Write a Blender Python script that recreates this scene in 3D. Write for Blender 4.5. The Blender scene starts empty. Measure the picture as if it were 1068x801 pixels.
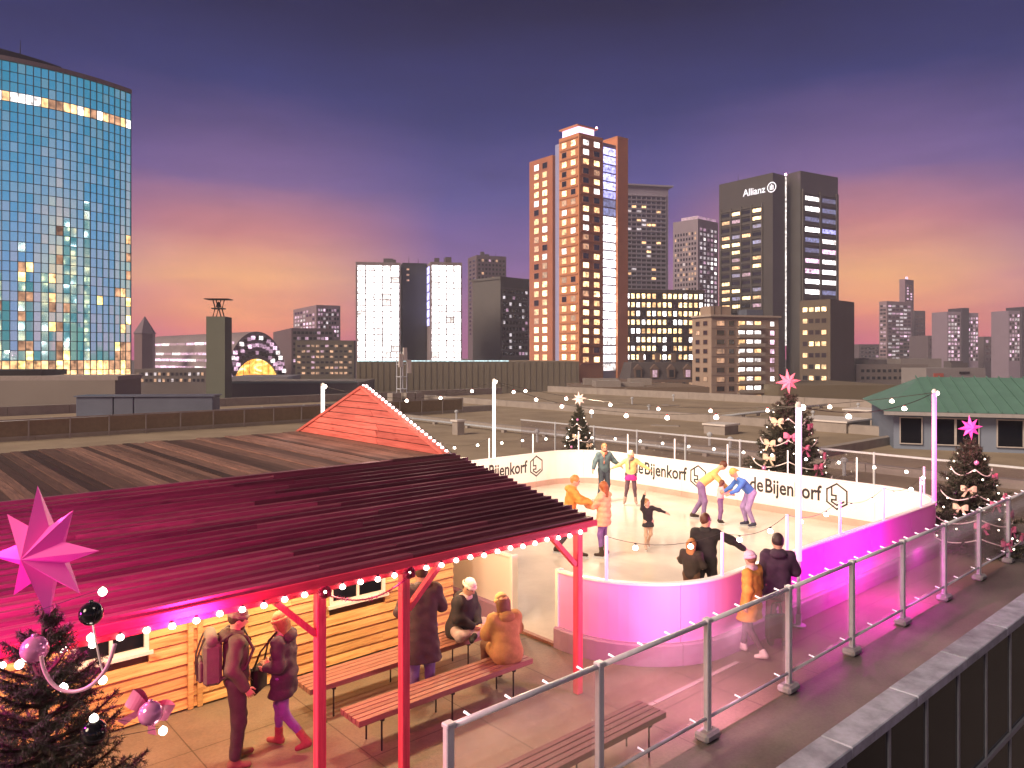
import bpy, bmesh, math, random
import numpy as np
from mathutils import Vector, Matrix

# ------------------------------------------------------------------ camera, sky, sun, exposure
random.seed(11)
SC = bpy.context.scene
COL = SC.collection
F, CX, HY, H = 784.0, 534.0, 370.0, 4.6          # focal length, centre, horizon of the 1068 px photograph; eye height above the roof deck
FW = (0.6623, 0.7493)                            # camera forward in the axes of the deck (x along the cabin, y across it)
RT = (0.7493, -0.6623)

cam_d = bpy.data.cameras.new('camera')
cam_d.sensor_width = 36.0
cam_d.lens = F / 1068.0 * 36.0
cam_d.shift_y = -30.5 / 1068.0
cam_d.clip_start = 0.05
cam_d.clip_end = 6000
cam = bpy.data.objects.new('camera', cam_d)
COL.objects.link(cam)
cam.location = (0, 0, H)
cam.rotation_euler = (math.radians(90), 0, math.atan2(FW[1], FW[0]) - math.radians(90))
SC.camera = cam

world = bpy.data.worlds.new('World')
SC.world = world
world.use_nodes = True
wn, wl = world.node_tree.nodes, world.node_tree.links
wn.clear()


def nd(tree, typ, **kw):
    n = tree.nodes.new(typ)
    for k, v in kw.items():
        setattr(n, k, v)
    return n


def mth(tree, op, a, b=None, clamp=False):
    n = tree.nodes.new('ShaderNodeMath')
    n.operation = op
    n.use_clamp = clamp
    for i, x in enumerate((a, b)):
        if x is None:
            continue
        if isinstance(x, (int, float)):
            n.inputs[i].default_value = x
        else:
            tree.links.new(x, n.inputs[i])
    return n.outputs[0]


def s2l(c):
    return tuple(((x / 255.0) / 12.92 if x / 255.0 <= 0.04045 else ((x / 255.0 + 0.055) / 1.055) ** 2.4) for x in c)


def ramp(tree, fac, stops, interp='LINEAR'):
    n = tree.nodes.new('ShaderNodeValToRGB')
    cr = n.color_ramp
    cr.interpolation = interp
    while len(cr.elements) > 1:
        cr.elements.remove(cr.elements[-1])
    cr.elements[0].position = stops[0][0]
    cr.elements[0].color = (*stops[0][1], 1)
    for p, c in stops[1:]:
        e = cr.elements.new(p)
        e.color = (*c, 1)
    if fac is not None:
        tree.links.new(fac, n.inputs[0])
    return n.outputs[0]


def build_world():
    T = world.node_tree
    tc = nd(T, 'ShaderNodeTexCoord')
    sep = nd(T, 'ShaderNodeSeparateXYZ')
    wl.new(tc.outputs['Generated'], sep.inputs[0])
    x, y, z = sep.outputs
    # cloud veil: bands of noise stretched along the horizon, shifting the height at which the colours change
    mp = nd(T, 'ShaderNodeMapping')
    mp.inputs['Scale'].default_value = (1.2, 1.2, 6.0)
    wl.new(tc.outputs['Generated'], mp.inputs[0])
    nz = nd(T, 'ShaderNodeTexNoise')
    nz.inputs['Scale'].default_value = 2.6
    nz.inputs['Detail'].default_value = 6
    nz.inputs['Roughness'].default_value = 0.62
    wl.new(mp.outputs[0], nz.inputs['Vector'])
    veil = mth(T, 'SUBTRACT', nz.outputs[0], 0.5)
    zz = mth(T, 'ADD', z, mth(T, 'MULTIPLY', veil, 0.08))
    hgt = mth(T, 'MULTIPLY', zz, 2.0, True)          # 0 horizon .. 1 at 30 degrees
    cool = ramp(T, hgt, [(0.0, s2l((160, 82, 126))), (0.10, s2l((150, 86, 136))), (0.24, s2l((118, 84, 144))),
                         (0.40, s2l((78, 72, 132))), (0.60, s2l((40, 46, 100))), (0.84, s2l((16, 21, 62))), (1.0, s2l((9, 12, 44)))])
    warm = ramp(T, hgt, [(0.0, s2l((206, 96, 128))), (0.08, s2l((240, 142, 108))), (0.19, s2l((254, 180, 112))),
                         (0.31, s2l((196, 122, 118))), (0.45, s2l((112, 86, 134))), (0.64, s2l((40, 46, 100))), (0.86, s2l((16, 21, 62))), (1.0, s2l((9, 12, 44)))])
    az = mth(T, 'ARCTAN2', y, x)
    # gaps of afterglow come round the whole horizon, 45 degrees apart
    g = mth(T, 'COSINE', mth(T, 'MULTIPLY', mth(T, 'SUBTRACT', az, math.radians(23.4)), 8.0))
    g = mth(T, 'ADD', mth(T, 'MULTIPLY', g, 0.62), 0.26)
    g = mth(T, 'ADD', g, mth(T, 'MULTIPLY', veil, 0.5), True)
    mx = nd(T, 'ShaderNodeMix', data_type='RGBA')
    wl.new(g, mx.inputs[0])
    wl.new(cool, mx.inputs[6])
    wl.new(warm, mx.inputs[7])
    # thin cloud bands, a little darker or lighter than the sky round them
    mp3 = nd(T, 'ShaderNodeMapping')
    mp3.inputs['Scale'].default_value = (2.2, 2.2, 9.0)
    mp3.inputs['Rotation'].default_value = (0.12, 0.06, 0)
    wl.new(tc.outputs['Generated'], mp3.inputs[0])
    nz3 = nd(T, 'ShaderNodeTexNoise')
    nz3.inputs['Scale'].default_value = 2.2
    nz3.inputs['Detail'].default_value = 9
    nz3.inputs['Roughness'].default_value = 0.66
    nz3.inputs['Distortion'].default_value = 0.5
    wl.new(mp3.outputs[0], nz3.inputs['Vector'])
    cl = nd(T, 'ShaderNodeVectorMath', operation='SCALE')
    wl.new(mx.outputs[2], cl.inputs[0])
    wl.new(mth(T, 'ADD', mth(T, 'MULTIPLY', mth(T, 'SUBTRACT', nz3.outputs[0], 0.5), 0.45), 1.0), cl.inputs['Scale'])
    bg = nd(T, 'ShaderNodeBackground')
    bg.inputs['Strength'].default_value = 1.0
    wl.new(cl.outputs[0], bg.inputs['Color'])
    out = nd(T, 'ShaderNodeOutputWorld')
    wl.new(bg.outputs[0], out.inputs['Surface'])


build_world()

sun_d = bpy.data.lights.new('sun', 'SUN')
sun_d.energy = 3.2
sun_d.angle = math.radians(25)
sun_d.color = (1.0, 0.76, 0.56)
sun = bpy.data.objects.new('sun', sun_d)
COL.objects.link(sun)
# last low light, coming over the viewer's left shoulder on to the city
sun.rotation_euler = Vector((-0.76, 0.03, 0.54)).to_track_quat('Z', 'Y').to_euler()

SC.view_settings.view_transform = 'Standard'
SC.view_settings.look = 'None'
SC.view_settings.gamma = 1.0
SC.view_settings.use_curve_mapping = False
SC.view_settings.exposure = 0.45
SC.render.engine = 'CYCLES'
SC.cycles.use_denoising = True
SC.cycles.max_bounces = 6
SC.cycles.diffuse_bounces = 3
SC.cycles.glossy_bounces = 3
SC.cycles.transmission_bounces = 6
SC.cycles.transparent_max_bounces = 12
SC.cycles.volume_bounces = 0
SC.cycles.sample_clamp_indirect = 4.0
SC.cycles.caustics_reflective = False
SC.cycles.caustics_refractive = False

# ------------------------------------------------------------------ helpers


def at(x, D):
    r = (x - CX) * D / F
    return (D * FW[0] + r * RT[0], D * FW[1] + r * RT[1])


def zat(y, D):
    return H - (y - HY) * D / F


def gp(x, y, z=0.0):
    D = F * (H - z) / (y - HY)
    p = at(x, D)
    return (p[0], p[1], z)


def camdir(r, f):                                 # a heading given as (to the right, away) of the viewer
    return (r * RT[0] + f * FW[0], r * RT[1] + f * FW[1])


class MB:
    def __init__(s):
        s.v, s.f, s.m = [], [], []

    def add(s, vs, fs, mi=0):
        n = len(s.v)
        s.v.extend([tuple(v) for v in vs])
        s.f.extend([tuple(i + n for i in f) for f in fs])
        s.m.extend([mi] * len(fs))
        return s

    def box(s, x0, x1, y0, y1, z0, z1, mi=0):
        v = [(x0, y0, z0), (x1, y0, z0), (x1, y1, z0), (x0, y1, z0), (x0, y0, z1), (x1, y0, z1), (x1, y1, z1), (x0, y1, z1)]
        return s.add(v, [(3, 2, 1, 0), (4, 5, 6, 7), (0, 1, 5, 4), (1, 2, 6, 5), (2, 3, 7, 6), (3, 0, 4, 7)], mi)

    def obox(s, c, size, rot, mi=0):
        t = MB().box(-size[0] / 2, size[0] / 2, -size[1] / 2, size[1] / 2, -size[2] / 2, size[2] / 2)
        return s.add([tuple(Vector(c) + rot @ Vector(v)) for v in t.v], t.f, mi)

    def beam(s, a, b, w, d, mi=0):
        a, b = Vector(a), Vector(b)
        q = (b - a).to_track_quat('Z', 'Y').to_matrix()
        return s.obox((a + b) / 2, (w, d, (b - a).length), q, mi)

    def tube(s, pts, rad, n=8, mi=0, caps=True):
        pts = [Vector(p) for p in pts]
        if isinstance(rad, (int, float)):
            rad = [rad] * len(pts)
        vs, fs = [], []
        up = Vector((0, 0, 1))
        for i, p in enumerate(pts):
            t = (pts[min(i + 1, len(pts) - 1)] - pts[max(i - 1, 0)]).normalized()
            a = up.cross(t)
            if a.length < 0.1:
                a = Vector((1, 0, 0)).cross(t)
            a.normalize()
            b = t.cross(a)
            for k in range(n):
                th = 2 * math.pi * k / n
                vs.append(tuple(p + (a * math.cos(th) + b * math.sin(th)) * rad[i]))
        for i in range(len(pts) - 1):
            for k in range(n):
                fs.append((i * n + k, i * n + (k + 1) % n, (i + 1) * n + (k + 1) % n, (i + 1) * n + k))
        if caps:
            fs.append(tuple(range(n - 1, -1, -1)))
            fs.append(tuple((len(pts) - 1) * n + k for k in range(n)))
        return s.add(vs, fs, mi)

    def lathe(s, prof, n=16, c=(0, 0, 0), mi=0):
        vs, fs = [], []
        for r, z in prof:
            for k in range(n):
                th = 2 * math.pi * k / n
                vs.append((c[0] + r * math.cos(th), c[1] + r * math.sin(th), c[2] + z))
        for i in range(len(prof) - 1):
            for k in range(n):
                fs.append((i * n + k, i * n + (k + 1) % n, (i + 1) * n + (k + 1) % n, (i + 1) * n + k))
        return s.add(vs, fs, mi)

    def prism(s, poly, z0, z1, mi=0):
        n = len(poly)
        vs = [(p[0], p[1], z0) for p in poly] + [(p[0], p[1], z1) for p in poly]
        fs = [tuple(range(n - 1, -1, -1)), tuple(range(n, 2 * n))] + [(k, (k + 1) % n, n + (k + 1) % n, n + k) for k in range(n)]
        return s.add(vs, fs, mi)

    def mesh(s, name, mats, smooth=False, bevel=0):
        me = bpy.data.meshes.new(name)
        me.from_pydata(s.v, [], s.f)
        for m in (mats if isinstance(mats, (list, tuple)) else [mats]):
            me.materials.append(m)
        if any(s.m):
            me.polygons.foreach_set('material_index', s.m)
        if bevel:
            bm = bmesh.new()
            bm.from_mesh(me)
            bmesh.ops.bevel(bm, geom=bm.edges[:], offset=bevel, segments=1, affect='EDGES')
            bm.to_mesh(me)
            bm.free()
        if smooth:
            me.polygons.foreach_set('use_smooth', [True] * len(me.polygons))
        me.update()
        return me


def put(name, me, parent=None, loc=None, rz=0.0, world=False):
    o = bpy.data.objects.new(name, me)
    COL.objects.link(o)
    if parent is not None:
        o.parent = parent
        if world:                                 # mesh written in deck axes: undo the (unrotated) parents' offsets
            q = parent
            off = Vector((0, 0, 0))
            while q is not None:
                off -= q.location
                q = q.parent
            o.location = off
    if loc is not None:
        o.location = loc
    if rz:
        o.rotation_euler = (0, 0, rz)
    return o


def tag(o, label=None, cat=None, group=None, kind=None):
    if label:
        o['label'] = label
    if cat:
        o['category'] = cat
    if group:
        o['group'] = group
    if kind:
        o['kind'] = kind
    return o


def thing(name, label, cat, loc=(0, 0, 0), rz=0.0, group=None):
    o = bpy.data.objects.new(name, None)
    COL.objects.link(o)
    o.location = loc
    o.rotation_euler = (0, 0, rz)
    o.empty_display_size = 0.1
    return tag(o, label, cat, group)


def lamp(name, kind, loc, energy, color, size=0.1, **kw):
    d = bpy.data.lights.new(name, kind)
    d.energy = energy
    d.color = color
    if kind in ('POINT', 'SPOT'):
        d.shadow_soft_size = size
    for k, v in kw.items():
        if k not in ('aim', 'along'):
            setattr(d, k, v)
    o = bpy.data.objects.new(name, d)
    COL.objects.link(o)
    o.location = loc
    if 'along' in kw:                             # long side of an area lamp along the given axis
        zax = (Vector(loc) - Vector(kw['aim'])).normalized()
        xax = Vector(kw['along']).normalized()
        yax = zax.cross(xax).normalized()
        o.rotation_euler = Matrix((xax, yax, zax)).transposed().to_euler()
    elif 'aim' in kw:
        o.rotation_euler = (Vector(loc) - Vector(kw['aim'])).to_track_quat('Z', 'Y').to_euler()
    return o


MATS = {}


def mat(name, col, rough=0.6, metal=0.0, var=0.2, scale=4.0, bump=0.0, emit=None, es=0.0, rnd=0.0, spec=0.5, stretch=None, trans=0.0, alpha=1.0, sample=False):
    if name in MATS:
        return MATS[name]
    m = bpy.data.materials.new(name)
    MATS[name] = m
    m.use_nodes = True
    T = m.node_tree
    b = T.nodes['Principled BSDF']
    b.inputs['Base Color'].default_value = (*col, 1)
    b.inputs['Roughness'].default_value = rough
    b.inputs['Metallic'].default_value = metal
    b.inputs['Specular IOR Level'].default_value = spec
    b.inputs['Transmission Weight'].default_value = trans
    b.inputs['Alpha'].default_value = alpha
    if var or bump or rnd:
        tc = nd(T, 'ShaderNodeTexCoord')
        vec = tc.outputs['Object']
        oi = nd(T, 'ShaderNodeObjectInfo')
        if rnd:
            va = nd(T, 'ShaderNodeVectorMath', operation='ADD')
            sc = mth(T, 'MULTIPLY', oi.outputs['Random'], 37.0)
            T.links.new(vec, va.inputs[0])
            T.links.new(sc, va.inputs[1])
            vec = va.outputs[0]
        if stretch:
            mp = nd(T, 'ShaderNodeMapping')
            mp.inputs['Scale'].default_value = stretch
            T.links.new(vec, mp.inputs[0])
            vec = mp.outputs[0]
        nz = nd(T, 'ShaderNodeTexNoise')
        nz.inputs['Scale'].default_value = scale
        nz.inputs['Detail'].default_value = 5
        nz.inputs['Roughness'].default_value = 0.6
        T.links.new(vec, nz.inputs['Vector'])
        k = mth(T, 'ADD', mth(T, 'MULTIPLY', mth(T, 'SUBTRACT', nz.outputs[0], 0.5), var * 3.0), 1.0)
        if rnd:
            k = mth(T, 'MULTIPLY', k, mth(T, 'ADD', mth(T, 'MULTIPLY', mth(T, 'SUBTRACT', oi.outputs['Random'], 0.5), rnd * 2), 1.0))
        vm = nd(T, 'ShaderNodeVectorMath', operation='SCALE')
        vm.inputs[0].default_value = col
        T.links.new(k, vm.inputs['Scale'])
        T.links.new(vm.outputs[0], b.inputs['Base Color'])
        if bump:
            bp = nd(T, 'ShaderNodeBump')
            bp.inputs['Strength'].default_value = bump
            bp.inputs['Distance'].default_value = 0.02
            T.links.new(nz.outputs[0], bp.inputs['Height'])
            T.links.new(bp.outputs[0], b.inputs['Normal'])
    if emit:
        b.inputs['Emission Color'].default_value = (*emit, 1)
        b.inputs['Emission Strength'].default_value = es
        m.cycles.emission_sampling = 'FRONT' if sample else 'NONE'
    return m


def wood(name, light, dark, axis=0, rough=0.6, knots=0.5, rnd=0.25, freq=1.0, bump=0.35):
    """planks: grain stretched along one axis, knots, and each plank its own tone"""
    if name in MATS:
        return MATS[name]
    m = bpy.data.materials.new(name)
    MATS[name] = m
    m.use_nodes = True
    T = m.node_tree
    L = T.links
    b = T.nodes['Principled BSDF']
    b.inputs['Roughness'].default_value = rough
    tc = nd(T, 'ShaderNodeTexCoord')
    oi = nd(T, 'ShaderNodeObjectInfo')
    va = nd(T, 'ShaderNodeVectorMath', operation='ADD')
    L.new(tc.outputs['Object'], va.inputs[0])
    L.new(mth(T, 'MULTIPLY', oi.outputs['Random'], 91.0), va.inputs[1])
    mp = nd(T, 'ShaderNodeMapping')
    sc = [14.0 * freq] * 3
    sc[axis] = 0.9 * freq
    mp.inputs['Scale'].default_value = sc
    L.new(va.outputs[0], mp.inputs[0])
    nz = nd(T, 'ShaderNodeTexNoise')
    nz.inputs['Scale'].default_value = 1.6
    nz.inputs['Detail'].default_value = 7
    nz.inputs['Roughness'].default_value = 0.68
    nz.inputs['Distortion'].default_value = 0.6
    L.new(mp.outputs[0], nz.inputs['Vector'])
    mp2 = nd(T, 'ShaderNodeMapping')
    sc2 = [5.0 * freq] * 3
    sc2[axis] = 2.0 * freq
    mp2.inputs['Scale'].default_value = sc2
    L.new(va.outputs[0], mp2.inputs[0])
    vo = nd(T, 'ShaderNodeTexVoronoi')
    vo.inputs['Scale'].default_value = 1.0
    L.new(mp2.outputs[0], vo.inputs['Vector'])
    kn = mth(T, 'SUBTRACT', 1.0, mth(T, 'MULTIPLY', vo.outputs['Distance'], 5.0), True)
    fac = mth(T, 'ADD', mth(T, 'MULTIPLY', mth(T, 'SUBTRACT', nz.outputs[0], 0.36), 2.4), mth(T, 'MULTIPLY', kn, knots), True)
    mix = nd(T, 'ShaderNodeMix', data_type='RGBA')
    L.new(fac, mix.inputs[0])
    mix.inputs[6].default_value = (*light, 1)
    mix.inputs[7].default_value = (*dark, 1)
    vm = nd(T, 'ShaderNodeVectorMath', operation='SCALE')
    L.new(mix.outputs[2], vm.inputs[0])
    L.new(mth(T, 'ADD', mth(T, 'MULTIPLY', mth(T, 'SUBTRACT', oi.outputs['Random'], 0.5), rnd * 2), 1.0), vm.inputs['Scale'])
    L.new(vm.outputs[0], b.inputs['Base Color'])
    bp = nd(T, 'ShaderNodeBump')
    bp.inputs['Strength'].default_value = bump
    bp.inputs['Distance'].default_value = 0.01
    bp.invert = True
    L.new(fac, bp.inputs['Height'])
    L.new(bp.outputs[0], b.inputs['Normal'])
    return m


ORD = ('first', 'second', 'third', 'fourth', 'fifth', 'sixth', 'seventh', 'eighth', 'ninth', 'tenth', 'eleventh', 'twelfth')


def copy_tree(o, parent=None):
    c = o.copy()
    COL.objects.link(c)
    c.parent = parent
    for ch in [k for k in o.children]:
        copy_tree(ch, c)
    return c


def sag_line(a, b, sag, n=24):
    a, b = Vector(a), Vector(b)
    return [a.lerp(b, i / n) - Vector((0, 0, sag * 4 * (i / n) * (1 - i / n))) for i in range(n + 1)]
# ------------------------------------------------------------------ the roof deck and the setting
def concrete(name, col, joint=0.0, jx=1.2, jy=1.2, rough=0.55, stain=0.5):
    m = mat(name, col, rough, var=0.0)
    T = m.node_tree
    L = T.links
    b = T.nodes['Principled BSDF']
    tc = nd(T, 'ShaderNodeTexCoord')
    n1 = nd(T, 'ShaderNodeTexNoise')
    n1.inputs['Scale'].default_value = 0.55
    n1.inputs['Detail'].default_value = 8
    n1.inputs['Roughness'].default_value = 0.6
    L.new(tc.outputs['Object'], n1.inputs['Vector'])
    n2 = nd(T, 'ShaderNodeTexNoise')
    n2.inputs['Scale'].default_value = 26
    n2.inputs['Detail'].default_value = 4
    L.new(tc.outputs['Object'], n2.inputs['Vector'])
    k = mth(T, 'ADD', mth(T, 'MULTIPLY', mth(T, 'SUBTRACT', n1.outputs[0], 0.5), stain * 3.2), mth(T, 'MULTIPLY', mth(T, 'SUBTRACT', n2.outputs[0], 0.5), 0.5))
    k = mth(T, 'ADD', k, 1.0)
    h = n2.outputs[0]
    if joint:
        sp = nd(T, 'ShaderNodeSeparateXYZ')
        L.new(tc.outputs['Object'], sp.inputs[0])
        js = []
        for ax, pitch in ((0, jx), (1, jy)):
            fr = mth(T, 'FRACT', mth(T, 'DIVIDE', sp.outputs[ax], pitch))
            d = mth(T, 'ABSOLUTE', mth(T, 'SUBTRACT', fr, 0.5))
            js.append(mth(T, 'GREATER_THAN', d, 0.5 - joint / pitch))
        j = mth(T, 'MAXIMUM', js[0], js[1])
        k = mth(T, 'MULTIPLY', k, mth(T, 'SUBTRACT', 1.0, mth(T, 'MULTIPLY', j, 0.55)))
        h = mth(T, 'SUBTRACT', n2.outputs[0], mth(T, 'MULTIPLY', j, 2.0))
    vm = nd(T, 'ShaderNodeVectorMath', operation='SCALE')
    vm.inputs[0].default_value = col
    L.new(k, vm.inputs['Scale'])
    L.new(vm.outputs[0], b.inputs['Base Color'])
    r = mth(T, 'ADD', mth(T, 'MULTIPLY', n1.outputs[0], 0.5), rough - 0.25)
    L.new(r, b.inputs['Roughness'])
    bp = nd(T, 'ShaderNodeBump')
    bp.inputs['Strength'].default_value = 0.25
    bp.inputs['Distance'].default_value = 0.01
    L.new(h, bp.inputs['Height'])
    L.new(bp.outputs[0], b.inputs['Normal'])
    return m


M_DECK = concrete('deck_concrete', (0.19, 0.155, 0.12), 0.008, 1.5, 1.5, 0.5, 0.6)
M_WALK = concrete('walkway_concrete', (0.15, 0.135, 0.13), 0.0, rough=0.5, stain=0.8)
M_GRAVEL = mat('roof_gravel', (0.33, 0.27, 0.20), 0.95, var=0.35, scale=0.35, bump=0.2)
M_GRAVEL2 = mat('roof_gravel_pale', (0.27, 0.23, 0.19), 0.95, var=0.3, scale=0.3, bump=0.2)
M_CITY = mat('city_ground', (0.10, 0.085, 0.08), 0.95, var=0.5, scale=0.02)
M_STEEL = mat('galvanised_steel', (0.60, 0.66, 0.72), 0.4, 0.25, var=0.15, scale=9)
M_CURB = mat('pale_kerb_concrete', (0.34, 0.31, 0.29), 0.8, var=0.2, scale=1.5)
M_COPING = mat('weathered_coping_stone', (0.29, 0.33, 0.42), 0.6, var=0.6, scale=3.5, bump=0.6, rnd=0.15)
M_DARKGLASS = mat('dark_window_glass', (0.006, 0.008, 0.014), 0.08, var=0.0, spec=0.25)
M_FRAME = mat('blue_grey_frame', (0.24, 0.27, 0.33), 0.5, 0.2, var=0.15, scale=6)
M_WHITE = mat('white_paint', (0.74, 0.72, 0.70), 0.5, var=0.05, scale=3)
M_BLACK = mat('black_metal', (0.015, 0.015, 0.017), 0.5, var=0.1)

tag(put('city_ground', MB().add([(-2500, -2500, -22), (4000, -2500, -22), (4000, 4000, -22), (-2500, 4000, -22)], [(0, 1, 2, 3)]).mesh('city_ground', M_CITY)), kind='structure', label='dark city ground far below the rooftop', cat='ground')
# the department store roof is one sheet, the event deck and the outer walkway lie on it
tag(put('store_roof', MB().box(-45, 66, 4.0, 68, -21.9, -0.012).mesh('store_roof', M_GRAVEL)), kind='structure', label='brown gravel flat roof around the event deck', cat='roof')
tag(put('event_deck', MB().add([(-14, 5.2, -0.004), (24, 5.2, -0.004), (24, 21.5, -0.004), (-14, 21.5, -0.004)], [(0, 1, 2, 3)]).mesh('event_deck', M_DECK)), kind='structure', label='brown concrete deck under the benches and around the rink', cat='floor')
tag(put('walkway', MB().add([(-14, 4.0, -0.006), (40, 4.0, -0.006), (40, 5.2, -0.006), (-14, 5.2, -0.006)], [(0, 1, 2, 3)]).mesh('walkway', M_WALK)), kind='structure', label='stained dark concrete walkway between glass fence and parapet', cat='floor')
# drain channel running along the rink line
ch = thing('drain_channel', 'narrow grey drain channel in the deck along the rink front', 'drain', (6, 6.2, 0))
for i in range(9):
    x = 1.0 + i * 1.0
    put('grate', MB().box(x, x + 0.985, 6.16, 6.23, -0.01, 0.006).mesh('grate', M_CURB), ch, world=True)


def parapet():
    t = thing('roof_parapet', 'weathered grey stone coping along the roof edge above dark windows', 'parapet', (10, 3.9, 0))
    rnd = random.Random(3)
    x = -14.0
    while x < 40:
        L = rnd.uniform(1.5, 1.9)
        put('coping_stone', MB().box(x, x + L - 0.012, 3.70, 4.06, 0.16, 0.30 + rnd.uniform(-.004, .004)).mesh('coping_stone', M_COPING, bevel=0.012), t, world=True)
        x += L
    put('upstand', MB().box(-14, 40, 3.80, 4.05, -0.6, 0.158).mesh('upstand', mat('grey_upstand', (0.17, 0.17, 0.18), 0.8)), t, world=True)
    fa = thing('store_facade', 'dark glazed facade with grey mullions below the stone coping', 'facade', (10, 3.8, -6))
    put('backing', MB().box(-14, 40, 3.9, 3.98, -21.9, 0.1).mesh('backing', M_BLACK), fa, world=True)
    pane = {}
    x = 0.0
    while x < 36:
        put('mullion', MB().box(x - 0.028, x + 0.028, 3.715, 3.80, -8.0, 0.157).mesh('mullion', M_FRAME), fa, world=True)
        for z0, z1 in ((-1.42, 0.157), (-3.2, -1.50), (-5.4, -3.28), (-8.0, -5.48)):
            put('pane', MB().box(x + 0.03, x + 1.13, 3.735, 3.755, z0, z1).mesh('pane', M_DARKGLASS), fa, world=True)
        x += 1.16
    for z in (-1.46, -3.24, -5.44):
        put('transom', MB().box(0, 36, 3.70, 3.733, z - 0.04, z + 0.04).mesh('transom', M_FRAME), fa, world=True)


parapet()


# glass fence along the walkway
M_FENCEGLASS = None


def glass_mat(name, tint, alpha):
    m = bpy.data.materials.new(name)
    m.use_nodes = True
    T = m.node_tree
    T.nodes.clear()
    tr = nd(T, 'ShaderNodeBsdfTransparent')
    tr.inputs[0].default_value = (*tint, 1)
    gl = nd(T, 'ShaderNodeBsdfGlossy')
    gl.inputs['Roughness'].default_value = 0.06
    df = nd(T, 'ShaderNodeBsdfTranslucent')
    df.inputs[0].default_value = (0.8, 0.8, 0.82, 1)
    lw = nd(T, 'ShaderNodeLayerWeight')
    lw.inputs[0].default_value = 0.5
    fac = mth(T, 'ADD', mth(T, 'MULTIPLY', mth(T, 'POWER', lw.outputs['Facing'], 4.0), 0.6), 0.09)
    m1 = nd(T, 'ShaderNodeMixShader')
    m1.inputs[0].default_value = alpha
    T.links.new(tr.outputs[0], m1.inputs[1])
    T.links.new(df.outputs[0], m1.inputs[2])
    m2 = nd(T, 'ShaderNodeMixShader')
    T.links.new(fac, m2.inputs[0])
    T.links.new(m1.outputs[0], m2.inputs[1])
    T.links.new(gl.outputs[0], m2.inputs[2])
    out = nd(T, 'ShaderNodeOutputMaterial')
    T.links.new(m2.outputs[0], out.inputs['Surface'])
    return m


M_FENCEGLASS = glass_mat('fence_glass', (0.95, 0.93, 0.95), 0.06)
M_CLIP = mat('lit_clip', (0.9, 0.85, 0.85), 0.4, var=0, emit=(1.0, 0.86, 0.92), es=0.8)


def fence():
    t = thing('glass_fence', 'glass panel fence with grey steel posts on concrete feet beside walkway', 'fence', (9, 5.2, 0))
    A0, pitch, n = 3.87, 1.927, 12
    post = MB().box(-0.042, 0.042, -0.034, 0.034, 0.1, 1.41).mesh('post', M_STEEL, bevel=0.008)
    foot = MB().box(-0.15, 0.15, -0.1, 0.1, 0.0, 0.11).mesh('foot', mat('cast_foot', (0.33, 0.33, 0.36), 0.7, var=0.3, scale=8, bump=0.4), bevel=0.03)
    cap = MB().box(-0.05, 0.05, -0.045, 0.045, 1.40, 1.445).mesh('post_cap', M_STEEL, bevel=0.01)
    clip = MB().tube([(0, 0.0, 0.02), (-0.02, 0.07, 0.04)], [0.008, 0.012], 8).mesh('clip', M_CLIP, smooth=False)
    for i in range(n):
        x = A0 + i * pitch
        p = put('post', post, t, (x - 9, 0, 0))
        put('foot', foot, p, (0.0, 0, 0))
        put('post_cap', cap, p)
        if i == n - 1:
            break
        r = put('top_rail', MB().tube([(x + 0.04, 5.2, 1.40), (x + pitch - 0.04, 5.2, 1.40)], 0.03, 10).mesh('top_rail', M_STEEL, smooth=True), t, world=True)
        put('bottom_rail', MB().tube([(x + 0.04, 5.2, 0.25), (x + pitch - 0.04, 5.2, 0.25)], 0.022, 10).mesh('bottom_rail', M_STEEL, smooth=True), t, world=True)
        put('glass_panel', MB().box(x + 0.05, x + pitch - 0.05, 5.215, 5.227, 0.28, 1.36).mesh('glass_panel', M_FENCEGLASS), t, world=True)
        for k in range(4):
            xx = x + pitch * (k + 0.5) / 4
            put('clip', clip, t, (xx - 9, 0.0, 1.40))
            if k in (1, 3):
                put('clip', clip, t, (xx - 9, 0.0, 0.25))


fence()
# ------------------------------------------------------------------ the timber cabin with its canopy
W_WALL = wood('pine_cladding', (0.78, 0.50, 0.21), (0.34, 0.13, 0.035), 0, 0.65, 0.9, 0.22)
W_ROOF = wood('stained_roof_boards', (0.20, 0.06, 0.085), (0.06, 0.016, 0.026), 0, 0.5, 0.4, 0.6)
W_FLAT = wood('weathered_deck_boards', (0.20, 0.115, 0.085), (0.05, 0.03, 0.028), 1, 0.8, 0.3, 0.75)
W_GABLE = wood('red_stained_boards', (0.74, 0.20, 0.15), (0.42, 0.07, 0.05), 1, 0.65, 0.7, 0.3)
W_POST = wood('pink_lit_posts', (0.76, 0.09, 0.15), (0.50, 0.03, 0.07), 2, 0.55, 0.5, 0.1)  # pink eave light on the posts is put into the wood colour
W_BEAM = wood('pink_lit_fascia', (0.70, 0.06, 0.12), (0.45, 0.03, 0.06), 0, 0.55, 0.4, 0.1)  # fascia tone likewise holds the pink glow of the eave
M_BULB = mat('warm_bulb', (1, 0.9, 0.8), 0.3, var=0, emit=(1.0, 0.86, 0.70), es=9.0)
M_BULB_PINK = mat('pink_bulb', (1, 0.9, 0.9), 0.3, var=0, emit=(1.0, 0.72, 0.74), es=7.0)
M_CORD = mat('black_cord', (0.02, 0.018, 0.018), 0.6, var=0)
M_SOCKET = mat('red_socket', (0.35, 0.02, 0.03), 0.4, var=0)
M_LED = mat('pink_led_strip', (1, 0.3, 0.5), 0.4, var=0, emit=(1.0, 0.04, 0.20), es=7.0)

CA0, CA1 = -3.0, 7.6          # the cabin's length
BW, BE = 10.1, 7.0            # wall line, eave line
ZF, ZE = 2.90, 2.32           # flat roof and eave heights


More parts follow.
